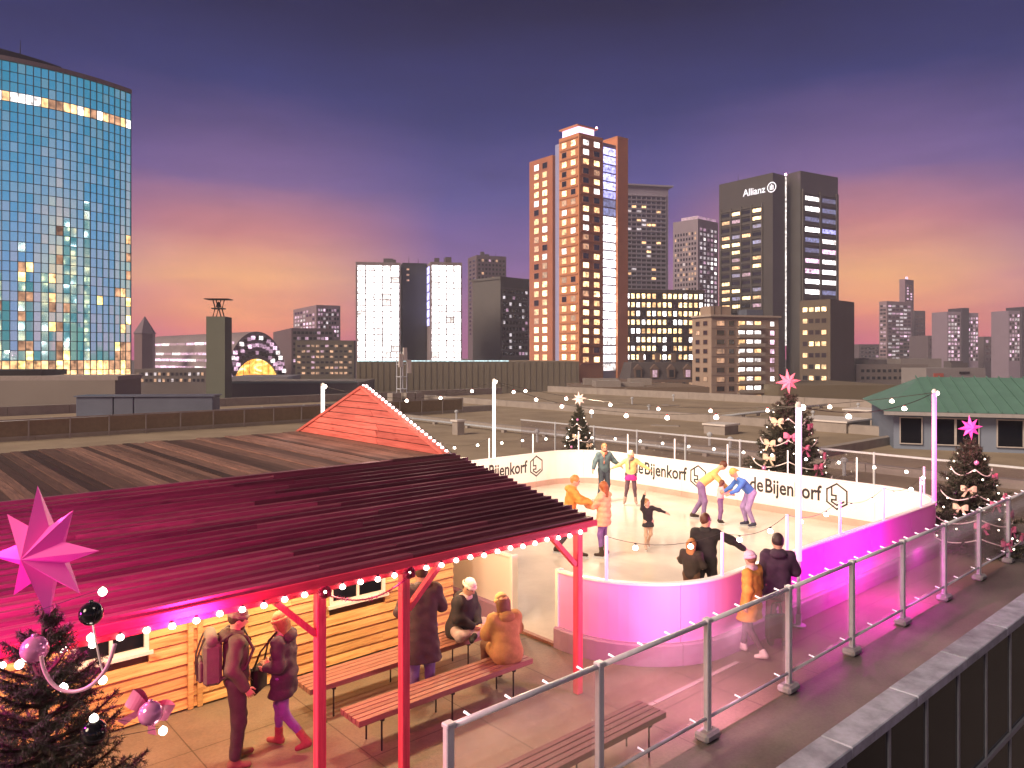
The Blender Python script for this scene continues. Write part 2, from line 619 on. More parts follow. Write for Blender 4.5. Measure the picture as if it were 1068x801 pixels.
def cabin():
    rnd = random.Random(5)
    t = thing('timber_cabin', 'long pine plank cabin with dark boarded canopy roof and red gable', 'cabin', (2.5, 10, 0))
    # walls behind the planks
    wall = put('wall', MB().box(CA0, CA1 - 0.03, BW + 0.03, 15.6, 0, ZF - 0.06).mesh('wall', mat('cabin_core', (0.08, 0.05, 0.03), 0.9)), t, world=True)
    wins = [(1.97, 2.83), (5.32, 6.27), (-0.9, 0.0)]
    door = (4.0, 4.05)
    z = 0.02
    ph = 0.145
    while z < ZF - 0.1:
        x = CA0
        while x < CA1 - 0.1:
            L = rnd.uniform(2.0, 3.4)
            x1 = min(x + L, CA1)
            if CA1 - x1 < 0.5:
                x1 = CA1
            spans = [(x, x1)]
            if z + ph > 0.86 and z < 1.78:
                for a, b in wins:
                    ns = []
                    for s in spans:
                        if b <= s[0] or a >= s[1]:
                            ns.append(s)
                        else:
                            if a - s[0] > 0.03:
                                ns.append((s[0], a))
                            if s[1] - b > 0.03:
                                ns.append((b, s[1]))
                    spans = ns
            for s in spans:
                m = MB()
                lip = 0.018 + rnd.uniform(0, .006)
                a, b = s[0] + 0.002, s[1] - 0.002
                z0, z1 = z + 0.006, z + ph - 0.006
                m.add([(a, BW + 0.03, z0), (b, BW + 0.03, z0), (b, BW - lip - 0.006, z0), (a, BW - lip - 0.006, z0),
                       (a, BW + 0.03, z1), (b, BW + 0.03, z1), (b, BW - 0.001 + 0.006, z1), (a, BW - 0.001 + 0.006, z1)],
                      [(0, 1, 2, 3), (7, 6, 5, 4), (3, 2, 6, 7), (1, 0, 4, 5), (0, 3, 7, 4), (2, 1, 5, 6)])
                put('plank', m.mesh('plank', W_WALL), wall, world=True)
            x = x1
        z += ph
    for x in (3.3, 3.42, 4.02):
        put('wall_batten', MB().box(x, x + 0.07, BW - 0.045, BW - 0.016, 0.0, 2.5).mesh('wall_batten', W_WALL, bevel=0.006), t, world=True)
    # end wall boards below the gable
    z = 0.02
    while z < ZF - 0.1:
        put('plank', MB().box(CA1 - 0.03, CA1 + 0.004 + rnd.uniform(0, .006), BW + 0.0, 15.6, z + 0.003, z + ph - 0.003).mesh('plank', wood('pine_cladding_end', (0.62, 0.36, 0.14), (0.33, 0.14, 0.04), 1, 0.65, 0.5, 0.22)), wall, world=True)
        z += ph
    for a, b in wins:
        w = put('window', MB().box(a + 0.05, b - 0.05, BW + 0.0, BW + 0.02, 0.94, 1.70).mesh('window', M_DARKGLASS), t, world=True)
        fm = MB()
        for q in ((a, b, 0.885, 0.945), (a, b, 1.70, 1.76), (a, a + 0.055, 0.946, 1.699), (b - 0.055, b, 0.946, 1.699)):
            fm.box(q[0], q[1], BW - 0.035, BW + 0.025, q[2], q[3])
        put('frame', fm.mesh('frame', M_WHITE), w, world=True)
        c = (a + b) / 2
        put('glazing_bar', MB().box(c - 0.02, c + 0.02, BW - 0.025, BW - 0.002, 0.946, 1.699).mesh('glazing_bar', M_WHITE), w, world=True)
        put('sill', MB().box(a - 0.04, b + 0.04, BW - 0.08, BW - 0.037, 0.86, 0.90).mesh('sill', M_WHITE), w, world=True)
    # canopy roof: lapped boards running along the cabin
    roof = put('canopy_roof', MB().add([(CA0, BE + 0.05, ZE + 0.02), (CA1 - 0.02, BE + 0.05, ZE + 0.02), (CA1 - 0.02, BW + 0.1, ZF - 0.04), (CA0, BW + 0.1, ZF - 0.04),
                                      (CA0, BE + 0.05, ZE + 0.035), (CA1 - 0.02, BE + 0.05, ZE + 0.035), (CA1 - 0.02, BW + 0.1, ZF - 0.025), (CA0, BW + 0.1, ZF - 0.025)],
                                     [(3, 2, 1, 0), (4, 5, 6, 7), (0, 1, 5, 4), (1, 2, 6, 5), (2, 3, 7, 6), (3, 0, 4, 7)]).mesh('canopy_roof', wood('canopy_soffit', (0.5, 0.27, 0.12), (0.3, 0.14, 0.05), 0)), t, world=True)
    n = 23
    for i in range(n):
        f0, f1 = i / n, (i + 1.0) / n
        y0, y1 = BE - 0.06 + f0 * (BW + 0.13 - BE), BE - 0.06 + f1 * (BW + 0.13 - BE) + 0.03
        z0, z1 = ZE + 0.035 + f0 * (ZF - ZE), ZE + 0.035 + f1 * (ZF - ZE)
        x = CA0 + rnd.uniform(-1.5, 0)
        x = max(x, CA0)
        while x < CA1:
            L = rnd.uniform(2.6, 4.8)
            x1 = x + L
            if CA1 - x1 < 1.2:
                x1 = CA1 + rnd.uniform(0.0, 0.07)
            th = 0.042 + rnd.uniform(0, 0.02)
            a, b = x + 0.002, x1 - 0.002
            tw = rnd.uniform(-.006, .006)
            m = MB().add([(a, y0, z0 - 0.004), (b, y0, z0 - 0.004), (b, y1, z1 - 0.008), (a, y1, z1 - 0.008),
                          (a, y0, z0 + th), (b, y0, z0 + th + tw), (b, y1, z1 + 0.006), (a, y1, z1 + 0.006)],
                         [(3, 2, 1, 0), (4, 5, 6, 7), (0, 1, 5, 4), (1, 2, 6, 5), (2, 3, 7, 6), (3, 0, 4, 7)])
            put('roof_board', m.mesh('roof_board', W_ROOF), roof, world=True)
            x = x1
    # flat roof boards running across
    flat = put('flat_roof', MB().box(CA0, CA1 - 0.03, BW + 0.2, 15.65, ZF - 0.058, ZF - 0.03).mesh('flat_roof', mat('roof_felt', (0.02, 0.02, 0.02), 0.9)), t, world=True)
    x = CA0
    while x < CA1 - 0.05:
        w = rnd.uniform(0.125, 0.15)
        x1 = min(x + w, CA1)
        h = ZF + rnd.uniform(-0.012, 0.012)
        put('deck_board', MB().box(x + 0.006, x1 - 0.006, BW + 0.14 + rnd.uniform(0, .03), 15.68 + rnd.uniform(-.03, .03), ZF - 0.029, h).mesh('deck_board', W_FLAT), flat, world=True)
        x = x1
    # red boarded gable at the rink end
    yl, yr, ya, za = 15.70, 10.18, 12.95, 3.94
    gb = put('gable', MB().add([(CA1 - 0.05, yr + 0.05, ZF), (CA1 - 0.05, yl - 0.05, ZF), (CA1 - 0.05, ya, za - 0.03), (CA1 - 0.02, yr + 0.05, ZF), (CA1 - 0.02, yl - 0.05, ZF), (CA1 - 0.02, ya, za - 0.03)],
                               [(2, 1, 0), (3, 4, 5), (0, 1, 4, 3), (1, 2, 5, 4), (2, 0, 3, 5)]).mesh('gable', M_BLACK), t, world=True)
    nb = 8
    hb = (za - ZF) / nb
    for i in range(nb):
        z0, z1 = ZF + i * hb + 0.007, ZF + (i + 1) * hb - 0.007
        g0, g1 = (z0 - ZF) / (za - ZF), (z1 - ZF) / (za - ZF)
        l0, r0 = yl + (ya - yl) * g0, yr + (ya - yr) * g0
        l1, r1 = yl + (ya - yl) * g1, yr + (ya - yr) * g1
        cut = []
        if l0 - r0 > 2.2:
            cut = [rnd.uniform(0.3, 0.7)]
        ed = [0.0] + cut + [1.0]
        for q in range(len(ed) - 1):
            for side in (-1, 1):
                xa = CA1 - 0.082 - rnd.uniform(0, .012) if side < 0 else CA1 - 0.018 + rnd.uniform(0, .012)
                xb = xa + 0.03
                qa, qb = ed[q] + (0.0015 if q else 0), ed[q + 1] - 0.0015
                P = [r0 + (l0 - r0) * qa, r0 + (l0 - r0) * qb, r1 + (l1 - r1) * qb, r1 + (l1 - r1) * qa]
                m = MB().add([(xa, P[0], z0), (xa, P[1], z0), (xa, P[2], z1), (xa, P[3], z1), (xb, P[0], z0), (xb, P[1], z0), (xb, P[2], z1), (xb, P[3], z1)],
                             [(0, 3, 2, 1), (4, 5, 6, 7), (0, 1, 5, 4), (1, 2, 6, 5), (2, 3, 7, 6), (3, 0, 4, 7)])
                put('gable_board', m.mesh('gable_board', W_GABLE), gb, world=True)
    for a, b in (((CA1 - 0.05, yl + 0.06, ZF - 0.02), (CA1 - 0.05, ya, za + 0.03)), ((CA1 - 0.05, yr - 0.06, ZF - 0.02), (CA1 - 0.05, ya, za + 0.03))):
        put('barge_board', MB().beam(a, b, 0.12, 0.05).mesh('barge_board', W_GABLE), gb, world=True)
    # eave beam, rafters, posts, braces
    put('fascia', MB().box(CA0, CA1 + 0.05, BE - 0.10, BE - 0.065, ZE - 0.045, ZE + 0.035).mesh('fascia', W_BEAM), t, world=True)
    put('eave_beam', MB().box(CA0, CA1 - 0.02, BE + 0.01, BE + 0.12, ZE - 0.14, ZE - 0.012).mesh('eave_beam', W_BEAM, bevel=0.008), t, world=True)
    put('led_strip', MB().box(CA0, CA1, BE - 0.062, BE - 0.035, ZE - 0.04, ZE - 0.028).mesh('led_strip', M_LED), t, world=True)
    e = (BE + 0.0, BW + 0.05)
    put('end_fascia', MB().add([(CA1 + 0.0, BE - 0.06, ZE - 0.05), (CA1 + 0.03, BE - 0.06, ZE - 0.05), (CA1 + 0.03, BW, ZF - 0.09), (CA1, BW, ZF - 0.09),
                                (CA1 + 0.0, BE - 0.06, ZE + 0.028), (CA1 + 0.03, BE - 0.06, ZE + 0.028), (CA1 + 0.03, BW, ZF - 0.012), (CA1, BW, ZF - 0.012)],
                               [(3, 2, 1, 0), (4, 5, 6, 7), (0, 1, 5, 4), (1, 2, 6, 5), (2, 3, 7, 6), (3, 0, 4, 7)]).mesh('end_fascia', W_BEAM), t, world=True)
    for x in (-1.6, 0.8, 3.6, 4.64, 6.1, 7.44):
        put('rafter', MB().add([(x - .03, BE + 0.13, ZE - 0.06), (x + .03, BE + 0.13, ZE - 0.06), (x + .03, BW - 0.05, ZF - 0.18), (x - .03, BW - 0.05, ZF - 0.18),
                                (x - .03, BE + 0.13, ZE + 0.03), (x + .03, BE + 0.13, ZE + 0.03), (x + .03, BW - 0.05, ZF - 0.08), (x - .03, BW - 0.05, ZF - 0.08)],
                               [(3, 2, 1, 0), (4, 5, 6, 7), (0, 1, 5, 4), (1, 2, 6, 5), (2, 3, 7, 6), (3, 0, 4, 7)]).mesh('rafter', W_POST), t, world=True)
    for x in (-1.6, 3.62, 4.64, 7.44):
        put('post', MB().box(x - 0.05, x + 0.05, BE + 0.015, BE + 0.115, 0, ZE - 0.142).mesh('post', W_POST, bevel=0.008), t, world=True)
        for s in ((-1, 1) if x < 0 else ((-1,) if x in (3.62, 7.44) else (1,))):
            put('brace', MB().beam((x + s * 0.055, BE + 0.065, ZE - 0.56), (x + s * 0.48, BE + 0.065, ZE - 0.145), 0.07, 0.06).mesh('brace', W_POST), t, world=True)


cabin()


def bulb_mesh(name, s, m, socket):
    mb = MB()
    mb.lathe([(0.0, -1.0), (0.28, -0.96), (0.46, -0.8), (0.52, -0.6), (0.44, -0.38), (0.24, -0.16), (0.2, -0.05)], 10, mi=0)
    mb.lathe([(0.24, -0.08), (0.26, 0.12), (0.16, 0.2), (0.0, 0.22)], 8, mi=1)
    mb.v = [(x * s, y * s, z * s) for x, y, z in mb.v]
    return mb.mesh(name, [m, socket], smooth=True)


B_EAVE = bulb_mesh('bulb', 0.06, M_BULB, M_CORD)
B_GABLE = bulb_mesh('bulb', 0.055, M_BULB_PINK, M_CORD)
B_RINK = bulb_mesh('bulb', 0.10, M_BULB, M_SOCKET)
B_SMALL = bulb_mesh('bulb', 0.085, M_BULB, M_CORD)


def light_string(label, pts, bulbs, mesh, r=0.006, group='strings of light bulbs'):
    """pts: the cord; bulbs: positions along it 0..1"""
    t = thing('string_lights', label, 'string lights', tuple(pts[0]), group=group)
    put('cord', MB().tube(pts, r, 5).mesh('cord', M_CORD), t, world=True)
    seg = [(pts[i + 1] - pts[i]).length for i in range(len(pts) - 1)]
    tot = sum(seg)
    for f in bulbs:
        d = f * tot
        i = 0
        while i < len(seg) - 1 and d > seg[i]:
            d -= seg[i]
            i += 1
        p = pts[i].lerp(pts[i + 1], min(1, d / seg[i]))
        put('bulb', mesh, t, tuple(p - pts[0] - Vector((0, 0, 0.02))))
    return t


def cabin_lights():
    # along the eave, slightly sagging between hooks
    pts = []
    x = CA0
    while x < CA1:
        pts.append(Vector((x, BE + 0.0, ZE - 0.07 - 0.01 * math.sin(x * 9))))
        x += 0.09
    n = int((CA1 - CA0) / 0.21)
    light_string('warm bulb string hung under the eave of the canopy', pts, [(i + 0.5) / n for i in range(n)], B_EAVE, 0.004)
    for (y0, y1), lab in (((15.8, 12.95), 'bulb string up the far slope of the red gable'), ((10.1, 12.95), 'bulb string up the near slope of the red gable')):
        p = [Vector((CA1 + 0.0, y0, ZF + 0.05)).lerp(Vector((CA1 + 0.0, y1, 4.06)), i / 12) for i in range(13)]
        n = 24
        light_string(lab, p, [(i + 0.5) / n for i in range(n)], B_GABLE, 0.004)
    # tinsel garland between the two middle posts
    g = sag_line((3.66, BE - 0.04, 2.16), (4.60, BE - 0.04, 2.14), 0.13, 30)
    m = MB().tube(g, 0.008, 5)
    rnd = random.Random(9)
    for i in range(420):
        f = rnd.random() * 29.99
        p = g[int(f)].lerp(g[int(f) + 1], f - int(f))
        d = Vector((rnd.gauss(0, 1), rnd.gauss(0, 1), rnd.gauss(0, 1))).normalized() * rnd.uniform(0.025, 0.045)
        s = d.orthogonal().normalized() * 0.003
        m.add([p + s, p - s, p + d], [(0, 1, 2)])
    tag(put('tinsel_garland', m.mesh('tinsel_garland', mat('magenta_tinsel', (0.55, 0.03, 0.22), 0.3, 0.7, var=0.3, scale=30))), 'magenta tinsel garland sagging between the two middle canopy posts', 'garland')
    for x in (3.62, 4.64):
        m = MB()
        for k in range(9):
            a = k * 0.7
            m.lathe([(0, -.03), (.022, -.02), (.03, 0), (.022, .02), (0, .03)], 8, (x + 0.045 * math.cos(a), BE - 0.05 + 0.012 * math.sin(3 * a), 2.2 + 0.045 * math.sin(a)))
        tag(put('garland_knot', m.mesh('garland_knot', mat('dark_red_berries', (0.2, 0.02, 0.05), 0.4, var=0.2))), 'dark red berry knot on the %s of the two middle posts' % ('left' if x < 4 else 'right'), 'ornament')


cabin_lights()

# ------------------------------------------------------------------ benches
W_SLAT = wood('bench_slats', (0.34, 0.17, 0.14), (0.19, 0.08, 0.065), 0, 0.5, 0.2, 0.12)


def bench(label, x0, x1, y0, y1, zt=0.45, n=5, m=None):
    t = thing('bench', label, 'bench', ((x0 + x1) / 2, (y0 + y1) / 2, 0), group='slatted benches on the deck')
    w = (y1 - y0) / n
    for i in range(n):
        put('slat', MB().box(x0, x1, y0 + i * w + 0.007, y0 + (i + 1) * w - 0.007, zt - 0.07, zt).mesh('slat', m or W_SLAT, bevel=0.004), t, world=True)
    for f in (0.12, 0.5, 0.88):
        x = x0 + (x1 - x0) * f
        put('bearer', MB().box(x - 0.02, x + 0.02, y0 + 0.02, y1 - 0.02, zt - 0.10, zt - 0.072).mesh('bearer', M_BLACK), t, world=True)
        for y in (y0 + 0.05, y1 - 0.05):
            put('leg', MB().tube([(x, y, 0.0), (x, y, zt - 0.101)], 0.011, 6).mesh('leg', M_BLACK), t, world=True)


bench('slatted bench against the plank wall with cross-legged sitter on it', 4.29, 7.15, 8.62, 9.10)
bench('slatted bench behind the canopy posts with sitter in tan coat on it', 4.33, 7.02, 7.50, 7.95)
bench('slatted bench close behind the glass fence, nobody on it', 4.9, 7.13, 5.35, 5.78, m=wood('magenta_lit_slats', (0.17, 0.035, 0.075), (0.09, 0.015, 0.035), 0, 0.5, 0.2, 0.12))  # magenta light on this bench is put into its slat colour
# ------------------------------------------------------------------ the ice rink
RA0, RA1, RB0, RB1, RR, RH = 8.4, 20.2, 6.5, 19.0, 1.75, 1.2


def rink_loop(step=0.12):
    """points and outward normals, counter-clockwise from the entry end of the near left corner"""
    pts = []
    cs = [(RA0 + RR, RB0 + RR, 180), (RA1 - RR, RB0 + RR, 270), (RA1 - RR, RB1 - RR, 0), (RA0 + RR, RB1 - RR, 90)]
    raw = []
    for cx, cy, a0 in cs:
        for k in range(17):
            a = math.radians(a0 + 90 * k / 16)
            raw.append((cx + RR * math.cos(a), cy + RR * math.sin(a), math.cos(a), math.sin(a)))
    raw.append(raw[0])
    for i in range(len(raw) - 1):
        p, q = raw[i], raw[i + 1]
        L = math.hypot(q[0] - p[0], q[1] - p[1])
        n = max(1, int(L / 0.6))
        for k in range(n):
            f = k / n
            pts.append(tuple(p[j] + (q[j] - p[j]) * f for j in range(4)))
    pts.append(raw[-1])
    return pts


LOOP = rink_loop()
LS = [0.0]
for i in range(1, len(LOOP)):
    LS.append(LS[-1] + math.hypot(LOOP[i][0] - LOOP[i - 1][0], LOOP[i][1] - LOOP[i - 1][1]))
LTOT = LS[-1]


def on_loop(s):
    s = s % LTOT
    i = int(np.searchsorted(LS, s, side='right')) - 1
    i = min(max(i, 0), len(LOOP) - 2)
    f = (s - LS[i]) / max(1e-9, LS[i + 1] - LS[i])
    p, q = LOOP[i], LOOP[i + 1]
    nx, ny = p[2] + (q[2] - p[2]) * f, p[3] + (q[3] - p[3]) * f
    l = math.hypot(nx, ny)
    return p[0] + (q[0] - p[0]) * f, p[1] + (q[1] - p[1]) * f, nx / l, ny / l


def loop_s(x, y):
    return min(np.arange(0, LTOT, 0.02), key=lambda s: (on_loop(s)[0] - x) ** 2 + (on_loop(s)[1] - y) ** 2)


def strip(s0, s1, prof, mi=0, n=None):
    """sweep a profile [(outward offset, z)] along the loop"""
    n = n or max(2, int((s1 - s0) / 0.15))
    m = MB()
    k = len(prof)
    vs = []
    for i in range(n + 1):
        x, y, nx, ny = on_loop(s0 + (s1 - s0) * i / n)
        for o, z in prof:
            vs.append((x + nx * o, y + ny * o, z))
    fs = []
    for i in range(n):
        for j in range(k):
            fs.append((i * k + j, (i + 1) * k + j, (i + 1) * k + (j + 1) % k, i * k + (j + 1) % k))
    fs.append(tuple(range(k)))
    fs.append(tuple(n * k + j for j in range(k - 1, -1, -1)))
    return m.add(vs, fs, mi)


M_BOARD = mat('rink_board_plastic', (0.80, 0.78, 0.76), 0.55, var=0.04, scale=1.2, bump=0.02)
M_GLOW_TINT = mat('magenta_glow_tint', (0.80, 0.33, 0.72), 0.45, var=0.08, scale=0.8)  # magenta light on the near barrier is put into this colour
M_CAP = mat('rink_cap_plastic', (0.86, 0.84, 0.82), 0.3, var=0.03)
M_KICK = mat('rink_kick_plate', (0.50, 0.33, 0.28), 0.5, var=0.1)
M_PLINTH = mat('rink_plinth', (0.36, 0.22, 0.34), 0.6, var=0.15, scale=2)
M_INK = mat('sign_black', (0.02, 0.02, 0.024), 0.45, var=0)


def ice_mat():
    m = mat('ice', (0.72, 0.70, 0.68), 0.16, var=0.0)
    T = m.node_tree
    b = T.nodes['Principled BSDF']
    tc = nd(T, 'ShaderNodeTexCoord')
    mp = nd(T, 'ShaderNodeMapping')
    mp.inputs['Scale'].default_value = (1.0, 1.0, 1.0)
    T.links.new(tc.outputs['Object'], mp.inputs[0])
    n1 = nd(T, 'ShaderNodeTexNoise')
    n1.inputs['Scale'].default_value = 0.7
    n1.inputs['Detail'].default_value = 6
    T.links.new(mp.outputs[0], n1.inputs['Vector'])
    wv = nd(T, 'ShaderNodeTexWave', wave_type='RINGS')
    wv.inputs['Scale'].default_value = 3.1
    wv.inputs['Distortion'].default_value = 14
    wv.inputs['Detail'].default_value = 3
    T.links.new(mp.outputs[0], wv.inputs['Vector'])
    n4 = nd(T, 'ShaderNodeTexNoise')
    n4.inputs['Scale'].default_value = 9
    n4.inputs['Detail'].default_value = 6
    n4.inputs['Distortion'].default_value = 1.5
    T.links.new(mp.outputs[0], n4.inputs['Vector'])
    scr = mth(T, 'MULTIPLY', mth(T, 'SUBTRACT', n4.outputs[0], 0.5), 6.0)
    k = mth(T, 'ADD', mth(T, 'ADD', mth(T, 'MULTIPLY', mth(T, 'SUBTRACT', n1.outputs[0], 0.5), 0.5), mth(T, 'MULTIPLY', scr, 0.02)), 0.98)
    vm = nd(T, 'ShaderNodeVectorMath', operation='SCALE')
    vm.inputs[0].default_value = (0.66, 0.60, 0.53)
    T.links.new(k, vm.inputs['Scale'])
    T.links.new(vm.outputs[0], b.inputs['Base Color'])
    T.links.new(mth(T, 'ADD', mth(T, 'MULTIPLY', n1.outputs[0], 0.3), mth(T, 'ADD', mth(T, 'MULTIPLY', scr, 0.03), 0.02)), b.inputs['Roughness'])
    return m


tag(put('ice', MB().prism([(p[0] - p[2] * 0.05, p[1] - p[3] * 0.05) for p in LOOP[:-1]], 0.0, 0.03).mesh('ice', ice_mat())), 'pale ice surface inside the white rink boards', 'ice', kind='structure')

S_E0 = loop_s(RA0, 8.42)      # the entry
S_E1 = loop_s(RA0, 9.50)


def text_mesh(body, size, bold=0.0):
    c = bpy.data.curves.new('t', 'FONT')
    c.body = body
    c.size = size
    c.offset = bold
    c.resolution_u = 3
    o = bpy.data.objects.new('t', c)
    COL.objects.link(o)
    bpy.context.view_layer.update()
    dg = bpy.context.evaluated_depsgraph_get()
    me = bpy.data.meshes.new_from_object(o.evaluated_get(dg))
    v = [tuple(x.co) for x in me.vertices]
    f = [tuple(p.vertices) for p in me.polygons]
    bpy.data.objects.remove(o)
    bpy.data.curves.remove(c)
    bpy.data.meshes.remove(me)
    return v, f


def flat_bar(p, q, w):
    p, q = Vector(p), Vector(q)
    d = (q - p).normalized()
    n = Vector((-d.y, d.x)) * w / 2
    e = d * w * 0.4
    return [p - e + n, p - e - n, q + e - n, q + e + n]


def rink():
    t = thing('rink_boards', 'white rounded rink barrier with black lettering and magenta lit front', 'rink barrier', (14, 13, 0))
    # board panels, each about 2 m
    s, end = S_E0 - LTOT, S_E1
    n = int(round((end - s) / 2.0))
    L = (end - s) / n
    for i in range(n):
        a, b = s + i * L + 0.003, s + (i + 1) * L - 0.003
        p = put('board_panel', strip(a, b, [(0.0, 0.02), (0.0, RH - 0.03), (-0.07, RH - 0.03), (-0.07, 0.02)]).mesh('board_panel', M_BOARD), t, world=True)
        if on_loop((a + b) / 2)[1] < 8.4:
          put('glow_skin', strip(a, b, [(0.004, 0.325), (0.004, RH - 0.035), (0.0015, RH - 0.035), (0.0015, 0.325)]).mesh('glow_skin', M_GLOW_TINT), p, world=True)  # thin added skin, tinted to carry the magenta glow
        put('kick_plate', strip(a, b, [(-0.071, 0.03), (-0.071, 0.22), (-0.085, 0.21), (-0.085, 0.03)]).mesh('kick_plate', M_KICK), p, world=True)
        put('cap_rail', strip(a, b, [(0.025, RH - 0.03), (0.03, RH - 0.01), (0.015, RH + 0.005), (-0.085, RH + 0.005), (-0.10, RH - 0.01), (-0.095, RH - 0.03)]).mesh('cap_rail', M_CAP), p, world=True)
        put('plinth', strip(a, b, [(0.09, 0.0), (0.09, 0.30), (0.07, 0.32), (0.002, 0.32), (0.002, 0.0)]).mesh('plinth', M_PLINTH), p, world=True)
    for y0, y1 in ((8.38, 8.45), (9.47, 9.54)):
        put('entry_post', MB().box(RA0 - 0.03, RA0 + 0.11, y0, y1, 0.0, RH + 0.02).mesh('entry_post', M_CAP, bevel=0.008), t, world=True)
    put('threshold', MB().box(RA0 - 0.06, RA0 + 0.02, 8.46, 9.46, 0.0, 0.045).mesh('threshold', W_SLAT), t, world=True)
    # lettering, bent on to the inner face of the boards
    tv, tf = text_mesh('de', 0.58, 0.010)
    tv2, tf2 = text_mesh('Bijenkorf', 0.58, 0.012)
    wde = max(v[0] for v in tv)
    wb = max(v[0] for v in tv2)
    sc = 0.80                                      # condensed
    for s0 in (loop_s(RA1, 9.15) - 0.0, loop_s(RA1, 13.60), loop_s(18.15, RB1)):
        tot = (wde + 0.05 + wb) * sc + 0.12 + 0.60
        # reading left to right (from inside) runs against the loop direction on these walls
        def place(vs, fs, off):
            m = MB()
            m.add([(0, 0, 0)] * 0, [])
            out = []
            for x, y, z in vs:
                px, py, nx, ny = on_loop(s0 + tot - (off + x))
                out.append((px - nx * 0.074, py - ny * 0.074, 0.58 + y))
            m.add(out, fs)
            return m.mesh('lettering', M_INK)
        put('lettering', place([(x * sc, y, 0) for x, y, _ in tv], tf, 0.0), t, world=True)
        put('lettering', place([(x * sc, y, 0) for x, y, _ in tv2], tf2, (wde + 0.05) * sc), t, world=True)
        hx, hr = tot - 0.30, 0.345
        vs, fs = [], []
        hexa = [(hr * math.sin(math.radians(60 * k)) * 0.92, hr * math.cos(math.radians(60 * k))) for k in range(6)]
        lines = [(hexa[k], hexa[(k + 1) % 6]) for k in range(6)]
        inner = [(-0.14, 0.22), (-0.14, 0.02), (-0.02, 0.02), (-0.02, -0.10), (-0.14, -0.10), (-0.14, -0.16), (0.0, -0.235), (0.19, -0.13)]
        lines += [(inner[k], inner[k + 1]) for k in range(len(inner) - 1)]
        for p, q in lines:
            k = len(vs)
            for c in flat_bar(p, q, 0.045):
                vs.append((c.x, c.y, 0))
            fs.append((k, k + 1, k + 2, k + 3))
        put('hexagon_emblem', place([(x, y + 0.17, 0) for x, y, _ in vs], fs, hx), t, world=True)


rink()

# ------------------------------------------------------------------ light columns and bulb strings round the rink
M_TUBE_W = mat('white_light_tube', (1, 1, 1), 0.4, var=0, emit=(1.0, 0.90, 0.84), es=2.4, sample=True)
M_TUBE_P = mat('pink_light_tube', (1, 0.7, 0.9), 0.4, var=0, emit=(1.0, 0.50, 0.74), es=0.95, sample=True)
M_TUBE_M = mat('magenta_light_tube', (1, 0.5, 0.95), 0.4, var=0, emit=(1.0, 0.14, 0.72), es=0.8, sample=True)
M_POSTW = mat('short_post_white', (0.9, 0.85, 0.85), 0.4, var=0, emit=(1.0, 0.86, 0.84), es=0.6)
M_POSTP = mat('short_post_pink', (0.9, 0.6, 0.85), 0.4, var=0, emit=(1.0, 0.42, 0.85), es=0.45)
TOPS = {}


def column(key, x, y, m, label):
    t = thing('light_column', label, 'light column', (x, y, 0), group='tall light columns round the rink')
    put('base_plate', MB().lathe([(0, 0), (0.12, 0), (0.12, 0.02), (0.05, 0.03), (0.05, 0.2)], 14).mesh('base_plate', M_STEEL), t)
    put('light_tube', MB().tube([(0, 0, 1.1), (0, 0, 3.74)], 0.05, 14).mesh('light_tube', m, smooth=True), t)
    put('pole', MB().tube([(0, 0, 0.2), (0, 0, 1.1)], 0.035, 12).mesh('pole', M_STEEL, smooth=True), t)
    put('top_cap', MB().lathe([(0.05, 3.70), (0.055, 3.76), (0.03, 3.80), (0, 3.81)], 12).mesh('top_cap', M_CAP), t)
    put('lamp_head', MB().lathe([(0, -0.05), (0.04, -0.03), (0.045, 0.02), (0.02, 0.05), (0, 0.055)], 10, (0.05, -0.05, 3.70)).mesh('lamp_head', M_BULB, smooth=True), t)
    TOPS[key] = Vector((x, y, 3.72))


column('near', 12.1, 6.34, M_TUBE_P, 'tall pink and white light column at the middle of the near barrier')
column('right', 18.95, 6.60, M_TUBE_M, 'tall magenta light column at the right corner of the barrier')
column('back', 16.1, 19.12, M_TUBE_W, 'tall white light column behind the back barrier, right of the gable')
column('left', 10.06, 19.45, M_TUBE_W, 'white light column rising behind the left slope of the red gable')


